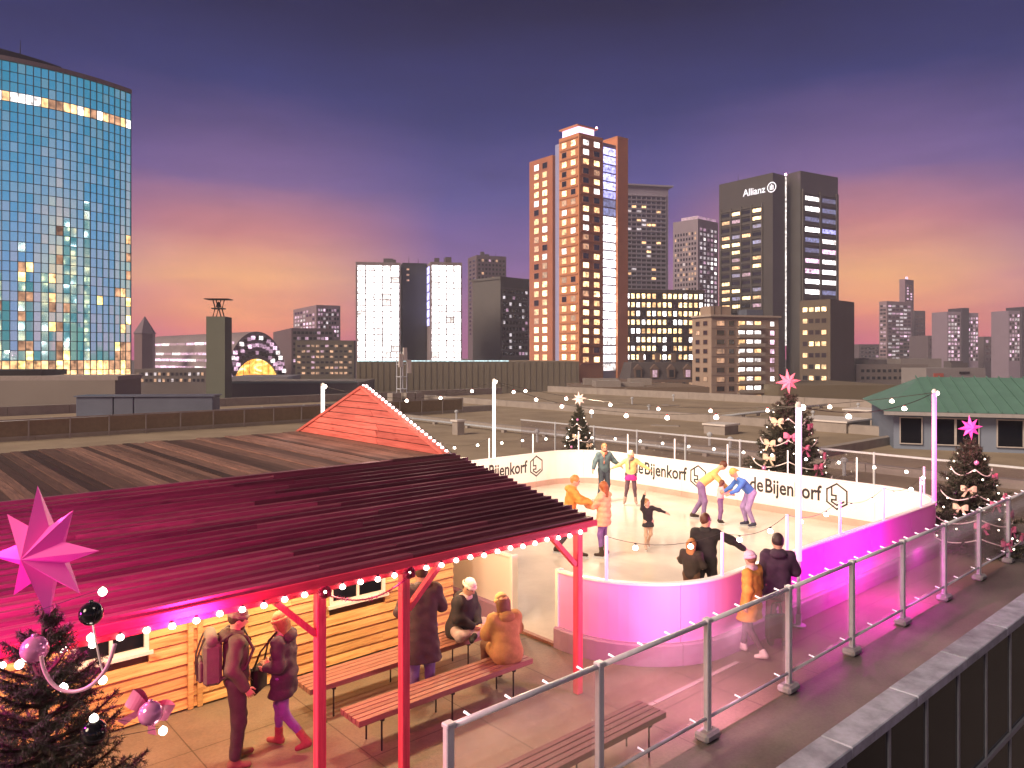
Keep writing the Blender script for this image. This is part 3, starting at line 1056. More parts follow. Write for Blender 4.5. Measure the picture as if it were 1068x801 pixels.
def rink_strings():
    def hi(a, b, sag, fr, label):
        light_string(label, sag_line(TOPS[a] if isinstance(a, str) else a, TOPS[b] if isinstance(b, str) else b, sag), fr, B_RINK, 0.008)
    hi('left', 'back', 0.45, [0.25, 0.45, 0.65, 0.85], 'bulb string high between the two back light columns')
    hi('back', 'right', 0.6, [0.1, 0.22, 0.34, 0.46, 0.58, 0.7, 0.82, 0.93], 'bulb string high across the rink from back column to right column')
    hi('near', 'right', 0.25, [0.3, 0.72], 'bulb string high between the near column and right column')
    hi('back', 'near', 0.5, [0.12, 0.24, 0.36, 0.48, 0.60, 0.72, 0.84], 'bulb string high across the ice from back column to near column')
    # short posts on the cap rail, with a string of bulbs slung between them
    ss = []
    s, end = S_E0 - LTOT + 0.9, S_E1 - 0.4
    n = int((end - s) / 1.95)
    for i in range(n + 1):
        ss.append(s + (end - s) * i / n)
    tops = []
    cnt = {}
    for i, q in enumerate(ss):
        x, y, nx, ny = on_loop(q)
        x, y = x - nx * 0.03, y - ny * 0.03
        near = y < 8.0
        tops.append(Vector((x, y, RH + 0.66)))
        o = put('barrier_post', MB().tube([(0, 0, 0), (0, 0, 0.66)], 0.02 if not near else 0.026, 8).mesh('barrier_post', M_POSTP if near else M_POSTW, smooth=True), None, (x, y, RH + 0.004))
        side = 'near' if near else ('right back' if x > 19.5 else ('left back' if y > 18 else 'cabin side'))
        cnt[side] = cnt.get(side, 0) + 1
        tag(o, 'short lit post on the %s barrier rail, %s along it from the rink entry' % (side, ORD[cnt[side] - 1]), 'post', 'short lit posts on the %s barrier rail' % side)
    cnt = {}
    for i in range(len(tops) - 1):
        a, b = tops[i], tops[i + 1]
        near = a.y < 8.0 and b.y < 8.0
        side = 'near' if near else ('right back' if a.x > 19.5 else ('left back' if a.y > 18 else 'cabin side'))
        cnt[side] = cnt.get(side, 0) + 1
        light_string('low bulb string between short posts of the %s barrier, %s from the rink entry' % (side, ORD[cnt[side] - 1]), sag_line(a, b, 0.16, 12), [0.25, 0.72], B_SMALL, 0.004, group='low bulb strings on the %s barrier' % side)


rink_strings()
# ------------------------------------------------------------------ the city
def lit(name, col, es):
    """a lit room behind glass: uneven from lamp to lamp, each window its own strength"""
    m = mat(name, (0.3, 0.28, 0.25), 0.3, var=0, emit=col, es=es)
    T = m.node_tree
    b = T.nodes['Principled BSDF']
    tc = nd(T, 'ShaderNodeTexCoord')
    oi = nd(T, 'ShaderNodeObjectInfo')
    va = nd(T, 'ShaderNodeVectorMath', operation='ADD')
    T.links.new(tc.outputs['Object'], va.inputs[0])
    T.links.new(mth(T, 'MULTIPLY', oi.outputs['Random'], 53.0), va.inputs[1])
    nz = nd(T, 'ShaderNodeTexNoise')
    nz.inputs['Scale'].default_value = 0.9
    nz.inputs['Detail'].default_value = 2
    T.links.new(va.outputs[0], nz.inputs['Vector'])
    k = mth(T, 'ADD', mth(T, 'MULTIPLY', mth(T, 'SUBTRACT', nz.outputs[0], 0.5), 3.6), 1.0)
    k = mth(T, 'MAXIMUM', k, 0.15)
    k = mth(T, 'MULTIPLY', k, mth(T, 'ADD', mth(T, 'MULTIPLY', oi.outputs['Random'], 0.9), 0.55))
    T.links.new(mth(T, 'MULTIPLY', k, es), b.inputs['Emission Strength'])
    return m


P = {
    'w3': lit('lit_warm_bright', (1.0, 0.66, 0.30), 2.6), 'w2': lit('lit_warm', (1.0, 0.56, 0.24), 1.25), 'w1': lit('lit_warm_dim', (1.0, 0.52, 0.28), 0.42),
    'c3': lit('lit_white_bright', (1.0, 0.93, 0.92), 4.2), 'c2': lit('lit_white', (1.0, 0.92, 0.88), 1.6), 'c1': lit('lit_white_dim', (0.95, 0.85, 0.9), 0.5),
    'b2': lit('lit_blue', (0.45, 0.45, 1.0), 1.4), 'b1': lit('lit_blue_dim', (0.42, 0.48, 0.95), 0.32), 'p2': lit('lit_pink', (1.0, 0.62, 0.86), 1.0), 'p1': lit('lit_pink_dim', (0.95, 0.55, 0.8), 0.35),
    'g3': lit('lit_golden', (1.0, 0.62, 0.20), 2.2),
    'd': mat('unlit_window_glass', (0.02, 0.022, 0.03), 0.1, var=0, spec=0.8),
}
FRM = {}


def frame_mat(col):
    k = tuple(round(c, 3) for c in col)
    if k not in FRM:
        FRM[k] = mat('window_frame_%d' % len(FRM), col, 0.6, var=0)
    return FRM[k]


class Bld:
    """a block seen from its near corner: right face from the corner to xr, left face from the corner to xl"""

    def __init__(s, name, label, xl, xc, xr, yt, D, a, col, zb=-22.0, cat='building', group=None, wL=None, wR=None, var=0.15, rough=0.8, body=True, metal=0.0):
        a = math.radians(a)
        s.dR = (math.cos(a), math.sin(a))          # in (right, away)
        s.dL = (-math.sin(a), math.cos(a))
        cr = (xc - CX) * D / F
        def width(d, x):
            k = (x - CX) / F
            return (k * D - cr) / (d[0] - k * d[1])
        s.wR = wR if wR else width(s.dR, xr)
        s.wL = wL if wL else width(s.dL, xl)
        p = at(xc, D)
        ax = camdir(*s.dR)
        s.rz = math.atan2(ax[1], ax[0])
        s.zb, s.zt, s.D = zb, zat(yt, D), D
        s.e = thing(name, label, cat, (p[0], p[1], zb), s.rz, group)
        s.mt = mat('facade_' + name + str(len(MATS)), col, rough, metal, var=var, scale=0.12)
        s.h = s.zt - zb
        s.wins = []
        if body:
            s.part('wall', MB().box(0, s.wR, 0, s.wL, 0, s.h), s.mt)

    def part(s, name, mb, m, par=None):
        return put(name, mb.mesh(name, m), par or s.e)

    def z(s, y):
        return zat(y, s.D) - s.zb

    def grid(s, face, u0, u1, z0, z1, nc, nr, fw, fh, pick, frame=(0.2, 0.18, 0.17), depth=0.14, off=0.0, bands=None, piers=None):
        """u in 0..1 of the face width; z in local metres; pick(i,j)-> pane key or None (j=0 is the top row)"""
        Wd = s.wR if face == 'R' else s.wL
        du, dz = (u1 - u0) * Wd / nc, (z1 - z0) / nr
        def slab(name, ua, ub, za, zb, d, col):
            mb = MB().box(ua, ub, -d, 0, za, zb) if face == 'R' else MB().box(-d, 0, ua, ub, za, zb)
            s.part(name, mb, frame_mat(col))
        if bands:                                   # floor edges standing proud of the wall
            for j in range(nr + 1):
                slab('floor_band', u0 * Wd, u1 * Wd, z1 - j * dz - dz * .07, z1 - j * dz + dz * .07, bands[0], bands[1])
        if piers:
            for i in range(nc + 1):
                u = u0 * Wd + i * du
                slab('pier', u - du * .06, u + du * .06, z0 - dz * .3, z1 + dz * .3, piers[0], piers[1])
        for j in range(nr):
            for i in range(nc):
                k = pick(i, j)
                if k is None:
                    continue
                u = u0 * Wd + (i + 0.5) * du
                z = z1 - (j + 0.5) * dz
                s.wins.append((face, u, z, du * fw, dz * fh, k, frame, depth, off))

    def flush(s, keep=300):
        cache = {}
        s.wins.sort(key=lambda w: (w[5] == 'd', -w[3] * w[4]))
        rest = MB()
        rmats, ridx = [], {}
        for n, (face, u, z, w, h, k, frame, dp, off) in enumerate(s.wins):
            q = (round(w, 3), round(h, 3), k, frame, dp)
            b = min(w, h) * 0.09
            mb = MB()
            mb.box(-w / 2, w / 2, -dp * 0.35, 0.0, -h / 2, h / 2, 0)
            for r in ((-w / 2 - b, w / 2 + b, h / 2, h / 2 + b), (-w / 2 - b, w / 2 + b, -h / 2 - b, -h / 2), (-w / 2 - b, -w / 2, -h / 2, h / 2), (w / 2, w / 2 + b, -h / 2, h / 2)):
                mb.box(r[0], r[1], -dp, 0.02, r[2], r[3], 1)
            loc = (u, -off, z) if face == 'R' else (-off, u, z)
            rz = 0 if face == 'R' else -math.pi / 2
            if n < keep:
                if q not in cache:
                    cache[q] = mb.mesh('window', [P[k], frame_mat(frame)])
                o = put('window', cache[q], s.e, loc, rz)
            else:
                c, sn = math.cos(rz), math.sin(rz)
                for mi, mm in ((0, P[k]), (1, frame_mat(frame))):
                    if mm.name not in ridx:
                        ridx[mm.name] = len(rmats)
                        rmats.append(mm)
                base = len(rest.v)
                rest.v.extend([(loc[0] + x * c - y * sn, loc[1] + x * sn + y * c, loc[2] + zz) for x, y, zz in mb.v])
                rest.f.extend([tuple(i + base for i in f) for f in mb.f])
                rest.m.extend([ridx[(P[k] if mi == 0 else frame_mat(frame)).name] for mi in mb.m])
        if rest.v:
            o = put('window_field', rest.mesh('window_field', rmats), s.e)
            o['kind'] = 'stuff'
        return s

    def roofbits(s, n, seed, col=(0.12, 0.11, 0.12), hmax=3.0):
        r = random.Random(seed)
        m = mat('roof_plant_' + s.e.name, col, 0.8)
        for i in range(n):
            w, d, h = r.uniform(.1, .3) * s.wR, r.uniform(.1, .3) * s.wL, r.uniform(.4, 1) * hmax
            x, y = r.uniform(0.05, 0.65) * s.wR, r.uniform(0.05, 0.65) * s.wL
            s.part('roof_plant', MB().box(x, x + w, y, y + d, s.h + .01 * i, s.h + h), m)
        return s

    def mast(s, fx, fy, h, r=0.15, z0=None):
        z0 = s.h if z0 is None else z0
        s.part('mast', MB().tube([(fx * s.wR, fy * s.wL, z0), (fx * s.wR, fy * s.wL, z0 + h)], [r, r * 0.4], 6), M_BLACK)


def chance(seed, tbl):
    r = random.Random(seed)
    keys = [k for k, _ in tbl]
    ws = [w for _, w in tbl]
    def f(i, j):
        return r.choices(keys, ws)[0]
    return f


# --- curved glass tower at the left: an arc of panes in front of a lens-shaped core
def glass_tower():
    R, cr, cf = 40.0, -112.9, 165.6
    cw = camdir(cr, cf)
    ztop, z0 = zat(98, 150.0) + 22, zat(394, 150.0) + 22
    t = thing('glass_tower', 'curved blue green glass office tower with fine mullion grid', 'tower', (cw[0], cw[1], -22), math.atan2(RT[1], RT[0]))
    # local x = to the viewer's right, y = away
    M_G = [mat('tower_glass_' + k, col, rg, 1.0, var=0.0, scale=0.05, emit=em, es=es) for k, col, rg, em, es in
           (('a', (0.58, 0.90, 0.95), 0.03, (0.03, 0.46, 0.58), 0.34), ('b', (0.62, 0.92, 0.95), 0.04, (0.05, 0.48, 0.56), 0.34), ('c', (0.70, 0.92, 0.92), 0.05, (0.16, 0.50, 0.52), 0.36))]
    lits = [P['w2'], P['c2'], P['g3'], P['w1'], P['w3']]
    rm = M_G + lits
    a0, a1 = math.radians(-23), math.radians(-152)
    ncol, nrow = 76, 32
    da = (a1 - a0) / ncol
    dz = (ztop - z0) / nrow
    w = 2 * R * math.sin(abs(da) / 2)
    core = [((R - .5) * math.cos(a0 + (a1 - a0) * k / 40), (R - .5) * math.sin(a0 + (a1 - a0) * k / 40)) for k in range(41)]
    put('core', MB().prism(core[::-1] + [(-20, 20), (20, 14)], 0, ztop).mesh('core', mat('tower_core', (0.05, 0.08, 0.09), 0.6)), t)
    rnd = random.Random(21)

    def px(i):
        th = a0 + (i + .5) * da
        r, f = cr + R * math.cos(th), cf + R * math.sin(th)
        return CX + r * F / f
    vis = [(not -6 < px(i), abs(i - 18), j, i) for i in range(ncol) for j in range(nrow)]
    vis.sort()
    rest = MB()
    nind = 0
    for off, _, j, i in vis:
        th = a0 + (i + .5) * da
        q = j / nrow
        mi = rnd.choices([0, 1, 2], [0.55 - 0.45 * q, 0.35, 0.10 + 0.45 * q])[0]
        if j == 3:
            mi = 3 + rnd.choice([0, 1, 1, 3])
        elif j >= nrow - 2:
            mi = 3 + rnd.choice([0, 0, 2, 3])
        elif q > 0.45 and rnd.random() < (0.03 + 1.1 * (q - 0.45)) * (0.15 + 0.85 * (math.sin(i * 1.3) + math.sin(i * .47 + 2) > .6)):
            mi = 3 + rnd.choice([0, 2, 3, 3, 3])  # glowing panes in columns stand in for reflected gold skyline streaks
        tz, tx = rnd.gauss(0, 0.004), rnd.gauss(0, 0.006)
        hw, hh = w / 2 - 0.05, dz / 2 - 0.05
        vs = [(-hw, -hw * tz, -hh), (hw, hw * tz, -hh), (hw, hw * tz, hh), (-hw, -hw * tz, hh)]
        vs = [(x, y + (zz / hh) * tx, zz) for x, y, zz in vs]
        vs += [(x, y + 0.12, zz) for x, y, zz in vs]
        mb = MB().add(vs, [(0, 1, 2, 3), (7, 6, 5, 4), (0, 4, 5, 1), (1, 5, 6, 2), (2, 6, 7, 3), (3, 7, 4, 0)], mi)
        loc = (R * math.cos(th), R * math.sin(th), z0 + (nrow - j - 0.5) * dz)
        rz = th + math.pi / 2
        if nind < 300 and not off:
            nind += 1
            mb.m = [0] * 6
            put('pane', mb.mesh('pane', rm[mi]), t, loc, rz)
        else:
            cc, sn = math.cos(rz), math.sin(rz)
            rest.add([(loc[0] + x * cc - y * sn, loc[1] + x * sn + y * cc, loc[2] + zz) for x, y, zz in mb.v], mb.f, mi)
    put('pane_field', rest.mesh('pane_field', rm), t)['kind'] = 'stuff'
    M_MUL = mat('tower_mullion', (0.16, 0.24, 0.26), 0.4, 0.5, var=0)
    fin = MB().box(-0.07, 0.07, -0.14, 0.1, z0, ztop).mesh('mullion', M_MUL)
    for i in range(ncol + 1):
        th = a0 + i * da
        put('mullion', fin, t, (R * math.cos(th), R * math.sin(th), 0), th + math.pi / 2)

    def arc_band(name, r0, r1, za, zb, m):
        mb = MB()
        n = 50
        vs = []
        for k in range(n + 1):
            th = a0 + (a1 - a0) * k / n
            for r_, z_ in ((r0, za), (r1, za), (r1, zb), (r0, zb)):
                vs.append((r_ * math.cos(th), r_ * math.sin(th), z_))
        mb.add(vs, [(4 * k + q, 4 * k + (q + 1) % 4, 4 * k + 4 + (q + 1) % 4, 4 * k + 4 + q) for k in range(n) for q in range(4)] + [(0, 1, 2, 3), (4 * n + 3, 4 * n + 2, 4 * n + 1, 4 * n)])
        put(name, mb.mesh(name, m), t)
    for j in range(nrow + 1):
        z = z0 + j * dz
        arc_band('transom', R - .3, R + .08, z - .06, z + .06, M_MUL)
    crown = mat('tower_crown', (0.30, 0.26, 0.26), 0.6)
    arc_band('crown', R - 1.2, R + .35, ztop + .01, ztop + .8, crown)
    put('roof', MB().prism([(x * .97, y * .97) for x, y in core][::-1] + [(-19, 19), (19, 13)], ztop + .01, ztop + .5).mesh('roof', crown), t)
    pr = [(33 * math.cos(a0 + (a1 - a0) * k / 20) - 9, 33 * math.sin(a0 + (a1 - a0) * k / 20)) for k in range(21)]
    put('plant_room', MB().prism(pr[::-1] + [(-18, 14), (10, 10)], ztop + .5, ztop + 6.4).mesh('plant_room', mat('tower_plant', (0.03, 0.035, 0.05), 0.7)), t)
    for k in (2, 5, 8):
        put('mast', MB().tube([(pr[k][0] * .9, pr[k][1] * .9, ztop + 6.4), (pr[k][0] * .9, pr[k][1] * .9, ztop + 10)], [0.12, 0.04], 6).mesh('mast', M_BLACK), t)


glass_tower()

GREY = (0.30, 0.27, 0.27)
# podium roof building in front of the glass tower
b = Bld('podium_block', 'low grey block with window strip below the curved glass tower', -120, -70, 147, 395, 96, 8, (0.30, 0.27, 0.24))
b.h = b.z(395)
b.grid('R', 0.30, 0.98, b.z(425), b.z(403), 9, 1, 0.84, 0.8, lambda i, j: 'd', frame=(0.4, 0.36, 0.33))
b.grid('R', 0.30, 0.98, b.z(418), b.z(404), 27, 1, 0.5, 0.6, chance(1, [('w1', 1), ('d', 3)]), frame=(0.4, 0.36, 0.33), off=0.2)
b.part('cornice', MB().box(-0.3, b.wR + 0.3, -0.4, b.wL, b.h, b.h + 0.5), mat('pale_cornice', (0.4, 0.35, 0.33), 0.8))
b.part('roof_house', MB().box(b.wR * 0.3, b.wR * 0.62, 1.0, b.wL * 0.7, b.h + 0.51, b.h + 1.2), M_BLACK)
b.flush()

# blue plant unit on legs
p = at(156, 51)
u = thing('roof_plant_unit', 'blue grey rooftop plant unit on short legs beyond the railing', 'plant unit', (p[0], p[1], 0), math.atan2(RT[1], RT[0]) + 0.09)
mu = mat('blue_grey_panel', (0.15, 0.18, 0.24), 0.5, 0.3, var=0.15, scale=1)
for x0, x1 in ((-4.4, -2.05), (-2.0, -0.75), (-0.7, 4.4)):
    put('unit_panel', MB().box(x0, x1, -0.8, 0.8, 0.5, 1.78).mesh('unit_panel', mu, bevel=0.04), u)
put('unit_roof', MB().box(-4.5, 4.5, -.9, .9, 1.79, 1.88).mesh('unit_roof', mu), u)
for x in (-3.9, -2.0, -0.2, 1.9, 3.9):
    for y in (-0.6, 0.6):
        put('leg', MB().box(x - .1, x + .1, y - .1, y + .1, 0.0, 0.499).mesh('leg', M_STEEL), u)
        put('leg_foot', MB().box(x - .3, x + .3, y - .2, y + .2, -0.01, 0.25).mesh('leg_foot', M_CURB), u)

# pylon with cage
b = Bld('concrete_pylon', 'tall plain grey green pylon with a small steel cage on top', 213.5, 215, 234.5, 330, 130, 4, (0.17, 0.19, 0.15), cat='tower', wL=4.0)
cg = MB()
zt, w = b.h, b.wR
for x in (0.28 * w, 0.72 * w):
    for y in (0.8, 2.6):
        cg.tube([(x, y, zt), (w / 2 + (x - w / 2) * 0.45, y, zt + 1.5), (x, y, zt + 3.0)], 0.11, 5)
cg.box(0.2 * w, 0.8 * w, 0.7, 2.7, zt + 1.35, zt + 1.55)
b.part('cage', cg, M_BLACK)
b.part('cage_roof', MB().box(-0.15 * w, 1.15 * w, 0.2, 3.2, zt + 3.0, zt + 3.15), M_BLACK)
b.part('bell', MB().lathe([(0, .2), (.5, 0), (.35, .6), (.15, .9), (0, 1)], 10, (w / 2, 1.7, zt + 1.7)), M_BLACK)


# horseshoe market hall
def market_hall():
    D = 400.0
    b = Bld('market_hall', 'arched grey market hall with a golden glowing glass end', 139, 234, 300, 346, D, 44, GREY, cat='market hall', body=False)
    e = b.e
    w, h = b.wR, zat(345, D) + 22
    def prof(s):
        pts = []
        n = 24
        for k in range(n + 1):
            a = math.pi * k / n
            x = w / 2 - (w / 2) * math.cos(a) * s
            z = h * (1 - (1 - math.sin(a) ** 0.75) * 1.0)
            pts.append((x, z * s if s < 1 else z))
        return pts
    po = prof(1.0)
    pi = [(w / 2 + (x - w / 2) * .78, z * .62) for x, z in po]
    n = len(po)
    m = MB()
    vs = [(x, 0, z) for x, z in po] + [(x, b.wL, z) for x, z in po]
    m.add(vs, [(i, i + 1, n + i + 1, n + i) for i in range(n - 1)])
    put('vault', m.mesh('vault', mat('market_stone', (0.26, 0.22, 0.24), 0.7, var=0.2, scale=.1), smooth=True), e)
    m = MB()
    m.add([(x, 0, z) for x, z in po] + [(x, 0.0, z) for x, z in pi], [(i, n + i, n + i + 1, i + 1) for i in range(n - 1)])
    m.add([(x, 0, z) for x, z in pi] + [(x, 1.5, z) for x, z in pi], [(i, n + i, n + i + 1, i + 1) for i in range(n - 1)])
    put('arch_front', m.mesh('arch_front', mat('market_stone_front', (0.30, 0.25, 0.28), 0.7, var=0.2, scale=.1)), e)
    gm = bpy.data.materials.new('golden_lit_interior')
    gm.use_nodes = True
    T = gm.node_tree
    bs = T.nodes['Principled BSDF']
    tc = nd(T, 'ShaderNodeTexCoord')
    vz = nd(T, 'ShaderNodeTexNoise')
    vz.inputs['Scale'].default_value = 0.16
    vz.inputs['Detail'].default_value = 4
    vz.inputs['Distortion'].default_value = 2.0
    T.links.new(tc.outputs['Object'], vz.inputs['Vector'])
    cr = ramp(T, vz.outputs[0], [(0.30, (0.30, 0.07, 0.01)), (0.46, (0.95, 0.36, 0.03)), (0.60, (1.0, 0.62, 0.12)), (0.68, (1.0, 0.9, 0.55))])
    T.links.new(cr, bs.inputs['Emission Color'])
    bs.inputs['Emission Strength'].default_value = 1.5
    gm.cycles.emission_sampling = 'NONE'
    m = MB()
    m.add([(x, 1.4, z) for x, z in pi], [tuple(range(n))])
    put('glazed_end', m.mesh('glazed_end', gm), e)
    for k in range(1, 8):
        x = pi[0][0] + (pi[-1][0] - pi[0][0]) * k / 8
        zt = max(z for (xx, z) in pi if abs(xx - x) < w * 0.09)
        put('glazing_bar', MB().box(x - 0.06, x + 0.06, 1.1, 1.35, 0, zt * 0.98).mesh('glazing_bar', M_BLACK), e)
    rnd = random.Random(4)
    wm = {k: MB().box(-1.1, 1.1, -0.3, 0.1, -1.0, 1.0).mesh('window', P[k]) for k in ('p2', 'c2', 'p1', 'd')}
    for k in range(2, n - 3):
        for q in range(1):
            px, pz = (po[k][0] + pi[k][0]) / 2, (po[k][1] + pi[k][1]) / 2
            for off in (-0.28, 0.0, 0.28):
                x = px + (po[k][0] - pi[k][0]) * off
                z = pz + (po[k][1] - pi[k][1]) * off
                put('window', wm[rnd.choices(['p2', 'c2', 'p1', 'd'], [2, 1, 2, 3])[0]], e, (x, -0.05, z))
    # rows of windows along the vault side
    bar = {k: MB().box(-0.25, 0.25, -b.wL * .042, b.wL * .042, -0.7, 0.7).mesh('window_strip', P[k]) for k in ('p2', 'c2', 'p1')}
    for r in range(7):
        zz = h * (0.12 + 0.115 * r)
        xx = min(po, key=lambda q: abs(q[1] - zz) + (1000 if q[0] > w / 2 else 0))
        for k in range(10):
            put('window_strip', bar[rnd.choices(['p2', 'c2', 'p1'], [3, 2, 3])[0]], e, (xx[0] - 0.25, b.wL * (k + .7) / 10.6, xx[1]))


market_hall()

# pencil-point roof
p = at(151, 430)
t = thing('pyramid_roof_tower', 'small pointed pyramid roof between the glass tower and market hall', 'tower', (p[0], p[1], -22))
zb = zat(348, 430)
put('wall', MB().prism([(5.6 * math.cos(k * math.pi / 3), 5.6 * math.sin(k * math.pi / 3)) for k in range(6)], 0, zb + 22).mesh('wall', mat('pencil_wall', (0.2, 0.14, 0.15), 0.8)), t)
put('roof', MB().lathe([(6.2, zb + 22), (0.15, zat(330, 430) + 22)], 6).mesh('roof', mat('pencil_roof', (0.17, 0.13, 0.17), 0.7)), t)

tbl_p = [('p1', 3), ('p2', 1.2), ('c1', 1.5), ('d', 3), (None, 1)]
b = Bld('apartment_slab', 'pink lit apartment slab left of the white lit towers', 306, 330, 355, 318, 500, 30, (0.30, 0.22, 0.27))
b.grid('L', 0.05, 0.95, b.z(352), b.z(321), 7, 7, 0.7, 0.6, chance(2, tbl_p))
b.grid('R', 0.05, 0.95, b.z(352), b.z(321), 8, 7, 0.7, 0.6, chance(3, tbl_p))
b.flush()
b = Bld('office_slab', 'low dark office slab with pink window row beside market hall', 285, 304, 348, 342, 455, 24, (0.17, 0.12, 0.14))
b.grid('R', 0.03, 0.97, b.z(385), b.z(344), 10, 7, 0.8, 0.5, chance(5, [('p1', 2), ('p2', 1.2), ('d', 4)]))
b.flush()
b = Bld('olive_office', 'low olive office with dim window rows before the pink lit slab', 304, 308, 369, 355, 400, 3, (0.12, 0.105, 0.08), wL=14)
b.grid('R', 0.02, 0.98, b.z(392), b.z(358), 12, 6, 0.7, 0.4, chance(6, [('w1', 3), ('p1', 1), ('d', 3)]))
b.flush()
b = Bld('low_shed_row', 'low pale blue sheds with lit ground floor beyond pylon', 232, 238, 300, 393, 300, 6, (0.22, 0.22, 0.26), wL=30)
b.grid('R', 0.05, 0.95, b.z(411), b.z(404), 18, 1, 0.6, 0.6, chance(7, [('c2', 1), ('w2', 1), ('d', 1)]))
b.grid('R', 0.1, 0.95, b.z(402), b.z(396), 9, 1, 0.7, 0.5, lambda i, j: 'd')
b.flush()
b = Bld('low_row_left', 'low hazy row of roofs beneath the market hall', 136, 140, 215, 385, 330, 5, (0.17, 0.15, 0.14), wL=40)
b.grid('R', 0.02, 0.98, b.z(400), b.z(387), 16, 2, 0.6, 0.5, chance(8, [('c1', 1), ('w1', 1), ('d', 3)]))
b.flush()

# white lit twin slab tower
for nm, lab, xl, xc, xr, yt, nc in (('white_lit_tower', 'tower with bright white window columns, left of the dark core', 367.5, 371, 418, 273, 5), ('white_lit_tower', 'tower with bright white window columns, right of the dark core', 440, 449, 482, 273, 4)):
    b = Bld(nm, lab, xl, xc, xr, yt, 330, 10 if nc == 5 else 14, (0.26, 0.22, 0.24), cat='tower', wL=14, group='white lit twin towers')
    b.grid('R', 0.03, 0.97, b.z(379), b.z(276), nc, 17, 0.86, 0.84, chance(9 + nc, [('c3', 8), ('c2', 1.2)]), frame=(0.35, 0.3, 0.34))
    if nc == 4:
        b.grid('L', 0.1, 0.9, b.z(340), b.z(276), 1, 7, 0.8, 0.86, lambda i, j: 'b2')
        b.mast(0.5, 0.5, 3)
    b.roofbits(2, nc)
    b.flush()
b = Bld('dark_core_tower', 'dark windowless core between the two white lit towers', 414, 420, 445, 274, 338, 14, (0.035, 0.035, 0.04), cat='tower', wL=16)
b.grid('R', 0.08, 0.35, b.z(295), b.z(278), 1, 3, 0.4, 0.3, lambda i, j: 'w1')
b.mast(0.3, 0.3, 3.5)
b.mast(0.7, 0.3, 2.5)
b.flush()

b = Bld('dark_tower', 'slim dark tower with dense window grid behind the grey office', 488, 497, 528, 266, 470, 22, (0.16, 0.12, 0.15), cat='tower')
b.grid('R', 0.03, 0.97, b.z(350), b.z(269), 8, 18, 0.6, 0.55, chance(15, [('w1', 1), ('p1', 1), ('d', 7)]))
b.grid('L', 0.1, 0.9, b.z(350), b.z(269), 2, 18, 0.6, 0.55, chance(16, [('d', 1)]))
b.roofbits(2, 3)
b.mast(0.8, 0.5, 4)
b.flush()
b = Bld('grey_office', 'plain dark grey office block left of the orange tower', 493, 522, 552, 291, 365, 44, (0.13, 0.125, 0.125), cat='office')
b.grid('R', 0.06, 0.95, b.z(372), b.z(300), 8, 11, 0.7, 0.5, chance(17, [('c1', 1.1), ('p1', .6), ('d', 5)]), frame=(0.13, 0.12, 0.13), bands=(.5, (.16, .15, .15)))
b.part('parapet', MB().box(-0.5, b.wR + .5, -0.5, b.wL + .5, b.h, b.h + 1.2), b.mt)
b.roofbits(3, 8)
b.flush()

# long hall with a lit rim
b = Bld('long_hall', 'long olive flat roofed hall with pale lit rim below towers', 366, 372, 604, 377, 262, 3, (0.17, 0.145, 0.105), wL=60)
b.part('lit_rim', MB().box(0.2, b.wR * 0.68, -0.25, 0.3, b.h, b.h + 0.35), lit('cyan_rim_light', (0.6, 0.9, 0.95), 0.7))
for i in range(38):
    b.part('wall_rib', MB().box(b.wR * (i + .5) / 38 - .1, b.wR * (i + .5) / 38 + .1, -0.18, 0, 0, b.h - .3), b.mt)


